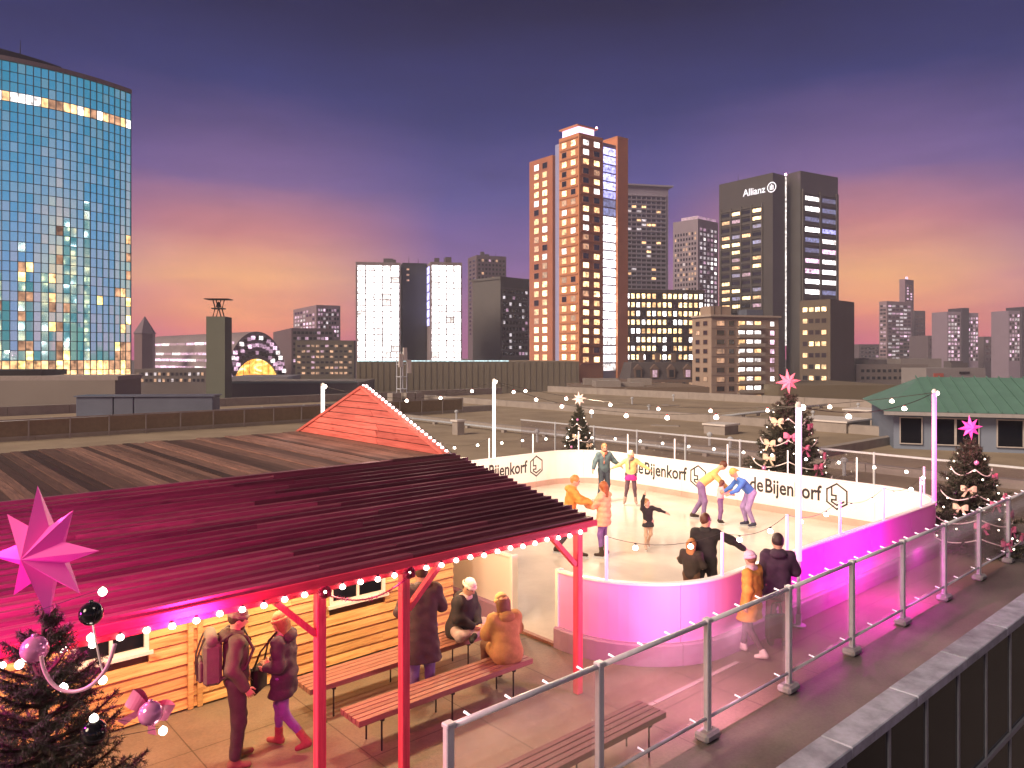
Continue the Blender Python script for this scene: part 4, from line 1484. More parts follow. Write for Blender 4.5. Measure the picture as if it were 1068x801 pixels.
# orange brick tower
def orange_tower():
    D, a = 285.0, 38
    BR = (0.66, 0.29, 0.14)
    b = Bld('orange_tower', 'tall orange brick tower with warm lit windows and white stair strip', 583, 604, 629, 138, D, a, BR, cat='tower')
    fr = (0.62, 0.32, 0.22)
    r = random.Random(31)
    def pk(i, j):
        q = j / 25
        if q > 0.5:
            return r.choices(['w3', 'w2', 'w1', 'd'], [5, 3, 1, 0.6])[0]
        return r.choices(['w3', 'w2', 'w1', 'd', 'c2'], [1.6, 2, 1.2, 2.2, 1.6])[0]
    b.grid('L', 0.06, 0.95, b.z(398), b.z(142), 2, 25, 0.50, 0.56, pk, frame=fr, bands=(.3, (.52, .22, .12)))
    b.grid('R', 0.05, 0.95, b.z(380), b.z(142), 2, 24, 0.52, 0.56, pk, frame=fr, bands=(.3, (.52, .22, .12)))
    e, wR, wL, h = b.e, b.wR, b.wL, b.h
    # crown box, glazed recess and left wing
    b.part('crown', MB().box(wR * 0.1, wR * 0.75, wL * 0.15, wL * 0.95, h + 0.01, h + 3.0), mat('crown_glass', (0.5, 0.4, 0.55), 0.3, var=0.1, emit=(0.9, 0.65, 0.95), es=1.5))
    b.part('crown_slab', MB().box(wR * 0.0, wR * 0.85, wL * 0.08, wL, h + 3.01, h + 3.5), b.mt)
    g = b.part('glazed_recess', MB().box(2.0, 6.0, wL, wL + 4.5, 0, h - 1), mat('recess_glass', (0.35, 0.36, 0.48), 0.2, 0.4, var=0.1, scale=.3, emit=(0.6, 0.55, 0.85), es=0.22))
    lw = b.part('left_wing', MB().box(0.6, wR * 0.8, wL + 4.5, wL + 19.0, 0, b.z(152)), mat('orange_wing_brick', (0.46, 0.18, 0.11), 0.8, var=.15, scale=.15))
    W0 = wL
    old = b.wL
    b.wL = 14.5
    tmp = []
    b.wins2 = b.wins
    b.wins = []
    b.grid('L', 0.14, 0.86, b.z(398), b.z(156), 2, 24, 0.55, 0.62, pk, frame=(0.45, 0.2, 0.15))
    b.wins = [(f, u + W0 + 4.5, z, w, hh, k, frm, dp, -0.6) for (f, u, z, w, hh, k, frm, dp, off) in b.wins] + b.wins2
    b.wL = old
    # stair strip and taller right wing
    st = b.part('stair_strip', MB().box(wR, wR + 7.4, 0.3, 8, 0, h - 1.5), mat('stair_frame', (0.3, 0.3, 0.38), 0.4, 0.3, var=0))
    ow = b.wR
    n = 26
    zs0, zs1 = b.z(388), b.z(146)
    for j in range(n):
        z = zs1 - (j + 0.5) * (zs1 - zs0) / n
        k = 'b2' if j < 6 else ('c3' if 8 < j < 22 and r.random() < .85 else 'c2')
        if j in (6, 7):
            k = 'b1'
        put('stair_window', MB().box(wR + 0.4, wR + 7.0, 0.1, 0.25, z - 1.35, z + 1.35).mesh('stair_window', P[k]), e)
    b.part('right_wing', MB().box(wR + 7.4, wR + 13.4, -0.6, 11, 0, h + 1.6), mat('orange_wing_right', (0.66, 0.27, 0.14), 0.8, var=.15, scale=.15))
    b.part('right_wing_band', MB().box(wR + 7.3, wR + 13.5, -0.7, 11, h + 1.6, h + 2.1), b.mt)
    b.part('beacon', MB().lathe([(0, 0), (.3, 0), (.35, .4), (.15, .7), (0, .75)], 8, (wR * .8, 1, h + 3.5)), mat('beacon_pink', (1, .6, .8), .4, var=0, emit=(1, .45, .75), es=12))
    b.flush()


orange_tower()

b = Bld('blue_grey_tower', 'blue grey office tower behind the orange tower with sparse lights', 640, 645, 697, 193, 430, 12, (0.30, 0.28, 0.36), cat='tower')
b.grid('R', 0.06, 0.95, b.z(306), b.z(203), 9, 22, 0.86, 0.5, chance(41, [('w2', 0.5), ('c1', .5), ('d', 6)]), frame=(0.3, 0.28, 0.34), bands=(.6, (.33, .31, .38)), piers=(.4, (.28, .26, .33)))
b.part('roof_slab', MB().box(-1.5, b.wR + 2.5, -1.5, b.wL, b.h, b.h + 0.9), b.mt)
b.flush()
b = Bld('lit_office', 'low office with rows of glowing windows under the blue grey tower', 640, 650, 735, 303, 345, 8, (0.14, 0.12, 0.10), cat='office')
b.grid('R', 0.02, 0.985, b.z(377), b.z(304), 15, 8, 0.62, 0.55, chance(42, [('w3', 6), ('c3', 3), ('w2', 3), ('d', 1.5)]), frame=(0.16, 0.13, 0.11), bands=(.6, (.17, .145, .12)))
b.part('parapet', MB().box(-0.3, b.wR + .3, -0.4, b.wL, b.h, b.h + .6), b.mt)
b.flush()


# mansard row
def mansard():
    D = 235.0
    b = Bld('mansard_house', 'dark mansard roofed house row with dormers below the lit office', 655, 657, 726, 396, D, 4, (0.16, 0.11, 0.09), wL=16)
    h, w = b.h, b.wR
    rh = zat(378, D) - zat(396, D)
    m = MB()
    m.add([(0, 0, h), (w, 0, h), (w, 16, h), (0, 16, h), (1.0, 2.2, h + rh), (w - 1.0, 2.2, h + rh), (w - 1.0, 13, h + rh), (1.0, 13, h + rh)],
          [(0, 1, 5, 4), (1, 2, 6, 5), (2, 3, 7, 6), (3, 0, 4, 7), (4, 5, 6, 7)])
    rf = b.part('roof', m, mat('mansard_slate', (0.07, 0.06, 0.065), 0.6, var=.3, scale=.8))
    for i in range(4):
        x = w * (i + 0.5) / 4
        d = b.part('dormer', MB().box(x - 1.2, x + 1.2, -0.1, 2.0, h + 0.5, h + rh * 0.62).add([(x - 1.4, -0.25, h + rh * .62), (x + 1.4, -0.25, h + rh * .62), (x, -0.25, h + rh * .9), (x - 1.4, 2.2, h + rh * .62), (x + 1.4, 2.2, h + rh * .62), (x, 2.2, h + rh * .9)], [(0, 1, 2), (3, 5, 4), (0, 2, 5, 3), (1, 4, 5, 2)]), b.mt)
        put('window', MB().box(x - 0.7, x + 0.7, -0.2, -0.11, h + 0.8, h + rh * .56).mesh('window', P['p1' if i % 2 else 'd']), d)
    for i in range(3):
        x = w * (i + 1) / 4
        b.part('chimney', MB().box(x - .7, x + .7, 6, 7.6, h + rh, h + rh + 3.0), b.mt)
    b.grid('R', 0.03, 0.97, b.z(410), b.z(397), 9, 1, 0.5, 0.7, chance(77, [('w1', 1), ('d', 2)]))
    b.flush()


mansard()
b = Bld('hazy_tower', 'grey tower with pale window grid left of the black office tower', 702, 728, 749, 228, 500, 42, (0.28, 0.24, 0.30), cat='tower')
b.grid('L', 0.05, 0.95, b.z(325), b.z(240), 8, 16, 0.6, 0.55, chance(43, [('w1', 1), ('c1', .5), ('d', 4)]), frame=(0.4, 0.36, 0.4))
b.grid('R', 0.05, 0.95, b.z(325), b.z(236), 5, 18, 0.6, 0.6, chance(44, [('c1', 3), ('p1', 2), ('c2', 1), ('d', 2)]), frame=(0.4, 0.36, 0.4))
b.part('crown', MB().box(1, b.wR - 1, 1, b.wL - 6, b.h, b.h + 2.2), P['p1'])
b.flush()


# black office tower with the sign
def black_tower():
    D, a = 345.0, 40
    b = Bld('black_office_tower', 'dark bronze office tower with white name sign near its roof', 750, 806, 819, 180, D, 36, (0.085, 0.082, 0.08), cat='tower', rough=0.35)
    r = random.Random(51)
    b.grid('L', 0.18, 0.96, b.z(330), b.z(212), 4, 14, 0.80, 0.42, lambda i, j: r.choices(['w3', 'w2', 'd', 'p1', 'b1'], [3, 2.2, 5, .6, .6])[0], frame=(0.05, 0.05, 0.05), bands=(.5, (.11, .105, .10)), piers=(.7, (.10, .095, .09)))
    # the name sign
    e = b.e
    tv, tf = text_mesh('Allianz', 4.6, 0.05)
    wt = max(v[0] for v in tv)
    y0 = b.wL * 0.53
    zs = b.z(199)
    M_SIGN = mat('white_sign', (0.9, 0.9, 0.95), 0.4, var=0, emit=(0.85, 0.88, 1.0), es=0.9)
    m = MB().add([(-0.3, y0 - x, zs + y) for x, y, z in tv], tf)
    put('name_sign', m.mesh('name_sign', M_SIGN), e)
    m = MB()
    cy, cz, R = y0 - wt - 3.4, zs + 1.7, 2.4
    ring = [(math.cos(k * math.pi / 12), math.sin(k * math.pi / 12)) for k in range(24)]
    m.add([(-0.3, cy + R * p[0], cz + R * p[1]) for p in ring] + [(-0.3, cy + R * .82 * p[0], cz + R * .82 * p[1]) for p in ring], [(k, (k + 1) % 24, 24 + (k + 1) % 24, 24 + k) for k in range(24)])
    for dx, hh in ((-0.75, .9), (0, 1.4), (0.75, .9)):
        m.add([(-0.3, cy + dx - .22, cz - 1.2), (-0.3, cy + dx + .22, cz - 1.2), (-0.3, cy + dx + .22, cz + hh), (-0.3, cy + dx - .22, cz + hh)], [(0, 1, 2, 3)])
    put('eagle_emblem', m.mesh('round_emblem', M_SIGN), e).name = 'round_emblem'
    b.mast(0.3, 0.7, 4)
    b.flush()
    # vertical light line and right block
    p = put('light_line', MB().box(b.wR, b.wR + 0.5, -0.35, 0.3, b.h * 0.28, b.h - 0.5).mesh('light_line', P['c2']), e)
    b.part('corner_lamp', MB().lathe([(0, 0), (.5, .2), (.4, .9), (0, 1.1)], 8, (b.wR + .2, -0.1, b.h)), MATS['beacon_pink'])
    c = Bld('black_office_wing', 'dark bronze tower wing with blue and white lit bands at right', 820, 835, 874, 178, D + 4, 30, (0.085, 0.082, 0.08), cat='tower', rough=0.35)
    rows = [('c2', 'b1'), ('c3', 'b1'), ('b1', 'b1'), ('c3', 'b2'), ('b1', 'c2'), ('b1', 'p2'), ('p2', 'c2'), ('p2', 'c3'), ('c3', 'c3'), ('c3', 'b1'), ('d', 'd'), ('w2', 'd')]
    c.grid('R', 0.06, 0.96, c.z(331), c.z(200), 2, 12, 0.90, 0.42, lambda i, j: rows[j][i], frame=(0.05, 0.05, 0.05), bands=(.5, (.11, .105, .10)), piers=(.7, (.10, .095, .09)))
    c.flush()


black_tower()
b = Bld('brown_block', 'plain brown block with a few lit windows before the black tower', 834, 866, 891, 312, 300, 45, (0.14, 0.11, 0.08), cat='building')
r = random.Random(61)
b.grid('L', 0.1, 0.92, b.z(425), b.z(316), 4, 9, 0.72, 0.38, lambda i, j: r.choices(['w3', 'w2', 'd'], [2, 1.5, 4])[0] if j > 0 else 'w3', frame=(0.12, 0.1, 0.08))
b.flush()


def beige_block():
    D = 205.0
    b = Bld('beige_apartments', 'beige apartment block with stacked balconies and roof antennas', 722, 742, 812, 330, D, 20, (0.40, 0.31, 0.25), cat='apartment block')
    n = 9
    z0, z1 = b.z(440), b.z(332)
    dz = (z1 - z0) / 11
    r = random.Random(71)
    for j in range(11):
        z = z1 - (j + 1) * dz
        for u0, u1, ks in ((0.06, 0.20, ('d', 'w1')), (0.24, 0.34, ('d',)), (0.38, 0.50, ('c2', 'w2')), (0.50, 0.62, ('c2', 'c3')), (0.62, 0.74, ('w2', 'c2')), (0.86, 0.94, ('p2', 'c2'))):
            b.wins.append(('R', (u0 + u1) / 2 * b.wR, z + dz * 0.5, (u1 - u0) * b.wR * 0.8, dz * 0.5, r.choice(ks), (0.3, 0.2, 0.15), 0.12, 0.0))
        bal = b.part('balcony', MB().box(b.wR * .37, b.wR * .76, -1.1, 0, z - 0.1, z + 0.08), mat('balcony_slab', (0.5, 0.42, 0.36), .8))
        put('balustrade', MB().box(b.wR * .37, b.wR * .76, -1.15, -1.08, z + 0.081, z + 0.95).mesh('balustrade', mat('balcony_panel', (0.4, 0.36, 0.32), .5)), bal)
        b.part('floor_band', MB().box(-0.1, b.wR + 0.1, -0.12, 0, z - .08, z + .1), mat('floor_band', (0.45, 0.36, 0.3), .8))
        for q in range(2):
            b.wins.append(('L', b.wL * (0.3 + 0.4 * q), z + dz * 0.5, b.wL * 0.2, dz * 0.45, r.choice(['d', 'd', 'w1']), (0.3, 0.2, 0.15), 0.12, 0.0))
    b.part('roof_slab', MB().box(-0.5, b.wR + .5, -0.6, b.wL, b.h, b.h + .5), MATS['balcony_slab'])
    b.part('lift_house', MB().box(b.wR * .05, b.wR * .35, 2, 7, b.h + .5, b.h + 3), b.mt)
    b.part('plant_room', MB().box(b.wR * .55, b.wR * .8, 1, 5, b.h + .5, b.h + 2.2), MATS['blue_grey_panel'])
    for x in (0.1, 0.2, 0.36, 0.42, 0.46):
        b.mast(x, 0.2, 5.5, 0.09)
    b.flush()


beige_block()

# far towers at the right
b = Bld('far_tower', 'pinkish far tower with banded windows, right of the brown block', 917, 925, 951, 314, 780, 25, (0.30, 0.22, 0.26), cat='tower')
b.grid('R', 0.04, 0.96, b.z(376), b.z(317), 6, 15, 0.85, 0.5, chance(81, [('p1', 2), ('c1', 2), ('p2', .7), ('d', 4)]))
b.grid('L', 0.1, 0.9, b.z(376), b.z(317), 2, 15, 0.8, 0.5, chance(82, [('p1', 2), ('d', 4)]))
b.flush()
b = Bld('far_spire_tower', 'slim far pink tower rising behind the banded tower', 938, 944, 953, 291, 900, 40, (0.28, 0.19, 0.25), cat='tower')
b.grid('R', 0.1, 0.9, b.z(330), b.z(296), 2, 12, 0.5, 0.6, chance(83, [('p2', 1), ('d', 2)]))
b.part('beacon', MB().lathe([(0, 0), (2, 0), (1.4, 3.5), (0, 4)], 8, (b.wR / 2, b.wL / 2, b.h)), P['p2'])
b.flush()
b = Bld('far_dark_slab', 'narrow dark far slab beside the banded tower', 951, 954, 965, 324, 820, 20, (0.09, 0.07, 0.09), cat='tower')
b.grid('R', 0.1, 0.9, b.z(376), b.z(328), 3, 10, 0.6, 0.5, chance(84, [('d', 1)]))
b.flush()
for lab, xs, D, yt, s in (('far twin slab tower with dark middle shaft, left of the edge one', (988, 1002, 1010, 1023), 700, 325, 85), ('far slab tower cut off by the right edge of the view', (1052, 1064, 1072, 1086), 690, 324, 86)):
    b = Bld('far_twin_tower', lab, xs[0] - 1, xs[0], xs[1], yt, D, 10, (0.30, 0.24, 0.32), cat='tower', wL=20)
    b.grid('R', 0.04, 0.96, b.z(377), b.z(yt + 3), 4, 12, 0.7, 0.6, chance(s, [('p1', 3), ('p2', 2), ('c1', 2), ('d', 3)]))
    k = b.wR
    w2 = (xs[2] - xs[1]) * D / F
    b.part('shaft', MB().box(k, k + w2, -2, 16, 0, b.h + 3.5), mat('shaft_dark', (0.05, 0.04, 0.06), .7))
    w3 = (xs[3] - xs[2]) * D / F
    b.part('right_slab', MB().box(k + w2, k + w2 + w3, 0, 20, 0, b.h - 1), b.mt)
    b.grid('R', (k + w2) / k + 0.02, (k + w2 + w3) / k - 0.02, b.z(377), b.z(yt + 5), 4, 12, 0.7, 0.6, chance(s + 9, [('p1', 3), ('p2', 2), ('c1', 2), ('d', 3)]))
    b.flush()
for i, (xl, xc, xr, yt, D, lab) in enumerate(((966, 968, 987, 350, 760, 'low dark far block between the two twin slabs and banded tower'), (1024, 1026, 1050, 351, 760, 'plain low far block left of the edge tower'),
                                              (893, 896, 918, 359, 850, 'small far block just right of the brown block'), (262, 264, 300, 362, 640, 'low far block behind the golden market hall end'),
                                              (532, 534, 556, 345, 600, 'far block behind the grey office'))):
    b = Bld('far_block', lab, xl, xc, xr, yt, D, 15, (0.13, 0.10, 0.115), wL=25)
    b.grid('R', 0.05, 0.95, b.z(378), b.z(yt + 2), 5, 4, 0.6, 0.5, chance(90 + i, [('p1', 1), ('d', 5)]))
    b.flush()
# low flat blocks in front of them
b = Bld('flat_store', 'pale grey flat roofed block with small red signs below far towers', 940, 966, 1028, 384, 290, 14, (0.30, 0.28, 0.29))
b.part('sign_panel', MB().box(b.wR * .12, b.wR * .28, -0.3, 0, b.h - 3.4, b.h - 2.0), mat('faded_red_sign', (0.5, 0.12, 0.08), .6))
b.part('sign_panel', MB().box(b.wR * .55, b.wR * .72, -0.3, 0, b.h - 2.3, b.h - 1.4), M_BLACK)
b.roofbits(2, 5)
b.flush()
b = Bld('flat_block', 'long grey brown flat roofed block right of the brown block', 890, 893, 968, 380, 320, 6, (0.21, 0.18, 0.17), wL=40)
b.grid('R', 0.05, 0.95, b.z(398), b.z(383), 12, 2, 0.6, 0.4, chance(95, [('d', 1)]))
b.roofbits(3, 6)
b.flush()
b = Bld('stair_tower_roof', 'squat grey roof house on the flat block', 938, 940, 982, 374, 335, 5, (0.25, 0.23, 0.23), wL=20)
# brownish middle ground walls that close the view down to the store roof
b = Bld('olive_block', 'low olive wall of a block right of the beige apartments', 806, 812, 938, 402, 200, 3, (0.17, 0.14, 0.09), wL=40)
b = Bld('pale_roof_block', 'low pale roofed block left of the long hall', 236, 240, 372, 400, 215, 3, (0.24, 0.22, 0.20), wL=40)
b.part('roof_edge', MB().box(-.2, b.wR + .2, -.3, .2, b.h, b.h + .6), mat('pale_green_edge', (0.3, 0.38, 0.36), .7))
b = Bld('low_brown_block', 'low brown roof block between long hall and beige apartments', 600, 604, 740, 404, 190, 2, (0.19, 0.14, 0.10), wL=30)
b.roofbits(4, 12, (0.3, 0.27, 0.25), 2.0)


# ------------------------------------------------------------------ things on the store roof
def green_house():
    D = 37.0
    b = Bld('green_roof_pavilion', 'blue grey rooftop pavilion with pitched green copper roof at right', 924, 932, 1130, 428, D, -20, (0.20, 0.25, 0.34), zb=-0.01, cat='pavilion', wL=10)
    w, h = b.wR, b.h
    m = MB()
    rz = zat(393, D + 4)
    m.add([(-0.5, -0.6, h), (w + 1, -0.6, h), (w + 1, 5, rz), (1.9, 5, rz), (-0.5, 10.5, h), (w + 1, 10.5, h)], [(0, 1, 2, 3), (0, 3, 4), (3, 2, 5, 4), (1, 5, 2)])
    rf = b.part('roof', m, mat('green_copper', (0.13, 0.27, 0.23), 0.55, var=0.15, scale=.8))
    for i in range(3, 14):
        x = w * i / 14
        y1 = 4.9
        put('standing_seam', MB().beam((x, -0.6, h + 0.06), (x, y1, rz + 0.06), 0.05, 0.06).mesh('standing_seam', MATS['green_copper']), rf)
    b.part('gutter', MB().box(-0.5, w + 1, -0.75, -0.55, h - 0.18, h - 0.01), mat('grey_gutter', (0.32, 0.32, 0.33), .6))
    for x0, x1 in ((0.3, 1.2), (1.7, 2.6), (2.7, 3.6), (4.4, 5.4), (6.1, 7.0)):
        wn_ = b.part('window', MB().box(x0, x1, -0.08, 0, 0.3, h - .35), M_DARKGLASS)
        fm = MB()
        for q in ((x0 - .05, x1 + .05, h - .35, h - .3), (x0 - .05, x1 + .05, .25, .3), (x0 - .05, x0, .3, h - .35), (x1, x1 + .05, .3, h - .35)):
            fm.box(q[0], q[1], -0.12, 0.01, q[2], q[3])
        put('frame', fm.mesh('frame', mat('pale_frame', (0.45, 0.43, 0.42), .6)), wn_)


green_house()


def roof_clutter():
    # kerbs of the roof fields
    for lab, x0, x1, y0, y1, z in (('long pale kerb along the far left roof edge', -45, 40, 47.6, 48.0, 0.45), ('long pale kerb behind the second roof field', -40, 58, 67.4, 67.9, 0.7),
                                   ('pale roof kerb crossing behind the rink', 30.0, 30.4, 4.3, 47.5, 0.3), ('second pale roof kerb farther behind the rink', 44.0, 44.5, 4.3, 67.3, 0.5),
                                   ('far roof edge kerb at the right', 65.4, 65.9, 4.3, 67.3, 0.7), ('pale kerb running from the rink corner to the pavilion', 30.5, 43.9, 16.0, 16.4, 0.4)):
        t = thing('roof_kerb', lab, 'kerb', ((x0 + x1) / 2, (y0 + y1) / 2, 0))
        L = max(x1 - x0, y1 - y0)
        n = int(L / 4)
        for i in range(n):
            f0, f1 = i / n, (i + 1) / n
            if x1 - x0 > y1 - y0:
                bx = (x0 + (x1 - x0) * f0 + .01, x0 + (x1 - x0) * f1 - .01, y0, y1)
            else:
                bx = (x0, x1, y0 + (y1 - y0) * f0 + .01, y0 + (y1 - y0) * f1 - .01)
            put('kerb_segment', MB().box(bx[0], bx[1], bx[2], bx[3], -0.02, z).mesh('kerb_segment', M_CURB), t, world=True)
    # railing on the left edge
    t = thing('roof_railing', 'long pale steel roof railing along the far left edge', 'railing', (0, 47.2, 0))
    n = 30
    post = MB().box(-.035, .035, -.035, .035, 0, 1.15).mesh('post', M_CURB)
    for i in range(n + 1):
        put('post', post, t, (-22 + i * 1.95, 0, 0))
    for z in (0.18, 1.12):
        put('rail', MB().box(-22, -22 + n * 1.95, 47.17, 47.23, z, z + 0.07).mesh('rail', M_CURB), t, world=True)
    put('infill', MB().box(-22, -22 + n * 1.95, 47.25, 47.27, 0.27, 1.1).mesh('infill', mat('tan_infill', (0.25, 0.20, 0.13), .8)), t, world=True)
    # vents, boxes, masts
    for lab, x, y, D, w, h in (('small white roof vent box behind the rink', 478, 453, None, .5, .75), ('small white roof box near left railing', 121, 430, 52, .7, .9), ('white roof vent behind the pink barrier', 905, 442, None, 2.2, 0.9),
                               ('pale skylight box beyond the big tree', 752, 452, None, 1.4, .5), ('grey roof hatch in front of the pavilion', 868, 448, None, 3.2, .6)):
        g = gp(x, y) if D is None else (*at(x, D), 0)
        t = thing('roof_vent', lab, 'vent', (g[0], g[1], 0), 0.0)
        put('vent_body', MB().box(-w / 2, w / 2, -w / 2, w / 2, -0.01, h).mesh('vent_body', M_CURB), t)
        put('vent_cap', MB().box(-w / 2 - .08, w / 2 + .08, -w / 2 - .08, w / 2 + .08, h, h + .1).mesh('vent_cap', M_WHITE), t)
    D = 74
    p = at(419, D)
    t = thing('equipment_mast', 'stubby steel antenna mast with cabinets beyond the gable', 'mast', (p[0], p[1], 0))
    for dx in (-0.35, 0.35):
        for dy in (-0.35, 0.35):
            put('leg', MB().tube([(dx, dy, 0), (dx, dy, 4.9)], 0.06, 6).mesh('leg', M_STEEL), t)
    for z in (1.2, 2.4, 3.6, 4.6):
        put('brace', MB().box(-.4, .4, -.4, .4, z, z + .08).mesh('brace', M_STEEL), t)
    for dx, z in ((-.5, 3.4), (.5, 2.8), (0, 4.0)):
        put('antenna_panel', MB().box(dx - .2, dx + .2, -.65, -.5, z, z + 1.3).mesh('antenna_panel', M_WHITE), t)
    for dx in (-1.2, 0.4, 1.5):
        put('cabinet', MB().box(dx - .5, dx + .5, -1, -.1, -0.01, 0.9).mesh('cabinet', M_CURB), t)
    # glass wind screens behind the rink
    for i in range(9):
        x0 = 24.5
        y0 = 5.5 + i * 2.4
        t = thing('wind_screen', 'clear glass wind screen in thin steel posts behind the rink, %s from the right' % ORD[i], 'screen', (x0, y0, 0), group='glass wind screens behind the rink')
        put('post', MB().box(-.03, .03, -.03, .03, 0, 1.5).mesh('post', M_STEEL), t)
        put('rail', MB().box(-.025, .025, .03, 2.37, 1.42, 1.48).mesh('rail', M_STEEL), t)
        put('pane', MB().box(-.008, .008, .05, 2.35, .1, 1.40).mesh('pane', M_FENCEGLASS), t)

    # small things strewn over the gravel
    rnd = random.Random(44)
    pipe = MB().tube([(0, 0, -.01), (0, 0, .55)], .07, 8).lathe([(.14, .5), (.15, .6), (.05, .68), (0, .69)], 8).mesh('vent_pipe', M_STEEL)
    slab = MB().box(-.6, .6, -.4, .4, 0, .05).mesh('paver', M_CURB)
    k = 0
    pts_ = []
    while k < 24:
        x, y = rnd.uniform(26, 62), rnd.uniform(8, 62)
        if abs(x - 30.2) < .8 or abs(x - 44.2) < .8 or abs(y - 16.2) < .8 or abs(y - 47.5) < 1.2 or (x > 33 and y < 22):
            continue
        k += 1
        pts_.append((x, y))
    for par, word in ((1, 0), (0, 1)):
      sel = sorted([q for i_, q in enumerate(pts_) if i_ % 2 == word], key=lambda q: (q[0] * RT[0] + q[1] * RT[1]) / (q[0] * FW[0] + q[1] * FW[1]))
      for n_, (x, y) in enumerate(sel):
        if par:
            tag(put('vent_pipe', pipe, None, (x, y, 0), rnd.uniform(0, 3)), 'small capped vent pipe on the gravel roof behind the rink, %s from the left' % ORD[n_], 'vent', 'vent pipes on the gravel roof')
        else:
            o = put('walk_paver', slab, None, (x, y, -0.008), rnd.uniform(0, 3))
            o.scale = (rnd.uniform(.6, 2.2), rnd.uniform(.6, 1.6), 1)
            tag(o, 'loose pale paver slab on the gravel roof behind the rink, %s from the left' % ORD[n_], 'slab', 'paver slabs on the gravel roof')
    for lab, a, b, r in (('long silver duct on low stands beyond the left railing', (2, 55, .4), (30, 56, .4), .2), ('thin pipe run crossing the far gravel roof', (46, 30, .25), (64, 31, .25), .09), ('thin pipe run along the near side of the first roof kerb', (29.2, 18, .2), (29.2, 46, .2), .07)):
        t = thing('roof_duct', lab, 'duct', a)
        put('duct', MB().tube([a, b], r, 12).mesh('duct', M_STEEL, smooth=True), t, world=True)
        n = 8
        for i in range(n):
            p = Vector(a).lerp(Vector(b), (i + .5) / n)
            put('stand', MB().box(p.x - .12, p.x + .12, p.y - .12, p.y + .12, -.01, p.z - r * .9).mesh('stand', M_CURB), t, world=True)
            put('collar', MB().tube([Vector(a).lerp(Vector(b), (i + .2) / n), Vector(a).lerp(Vector(b), (i + .2) / n + .004)], r * 1.12, 12).mesh('collar', M_STEEL), t, world=True)


roof_clutter()


# towers of the city to the viewer's right, seen mirrored in the curved glass
for i, (r_, f_, w_, d_, h_, col) in enumerate(((150, 60, 22, 20, 62, (.20, .17, .2)), (210, 20, 26, 22, 84, (.14, .13, .16)), (185, -40, 20, 24, 48, (.3, .24, .22)), (250, 75, 30, 20, 96, (.25, .16, .13)), (140, -95, 24, 24, 58, (.2, .2, .24)), (95, -150, 34, 20, 44, (.28, .24, .2)))):
    q = camdir(r_, f_)
    t = thing('mirrored_tower', ('slim grey', 'tall dark', 'short tan', 'tallest brown', 'blue grey', 'broad low tan')[i] + ' lit tower mirrored in the curved glass', 'tower', (q[0], q[1], -22), math.atan2(RT[1], RT[0]))
    put('wall', MB().box(0, w_, -d_ / 2, d_ / 2, 0, h_ + 22).mesh('wall', mat('mirrored_wall_%d' % i, col, .7)), t)
    pk = chance(300 + i, [('w3', 3), ('c3', 2), ('w2', 3), ('d', 4)])
    ms = {k: MB().box(-.2, 0.02, -1.6, 1.6, -1.1, 1.1).mesh('window', P[k]) for k in ('w3', 'c3', 'w2', 'd')}
    for a in range(4):
        for b_ in range(int((h_ + 14) / 4.4)):
            put('window', ms[pk(a, b_)], t, (0, -d_ / 2 + d_ * (a + .5) / 4, h_ + 19 - b_ * 4.4))
# ------------------------------------------------------------------ decorated spruces
M_NEEDLE = mat('spruce_needles', (0.046, 0.050, 0.032), 0.6, var=0.45, scale=7)
M_BARK = mat('spruce_bark', (0.07, 0.045, 0.03), 0.9, var=0.4, scale=14, bump=0.5)
M_BOW_PINK = mat('pink_satin', (0.85, 0.22, 0.42), 0.35, var=0.1)
M_BOW_CREAM = mat('cream_satin', (0.86, 0.66, 0.50), 0.35, var=0.1)
M_BAUBLE_P = mat('pink_glass_bauble', (0.85, 0.30, 0.62), 0.15, 0.3, var=0.1, scale=8, stretch=(0.3, 0.3, 6))
M_BAUBLE_K = mat('black_glass_bauble', (0.012, 0.012, 0.014), 0.08, 0.2, var=0)
M_BAUBLE_W = mat('white_bauble', (0.85, 0.8, 0.78), 0.2, 0.1, var=0)
M_BEADS = mat('pearl_beads', (0.86, 0.78, 0.76), 0.25, var=0.05)


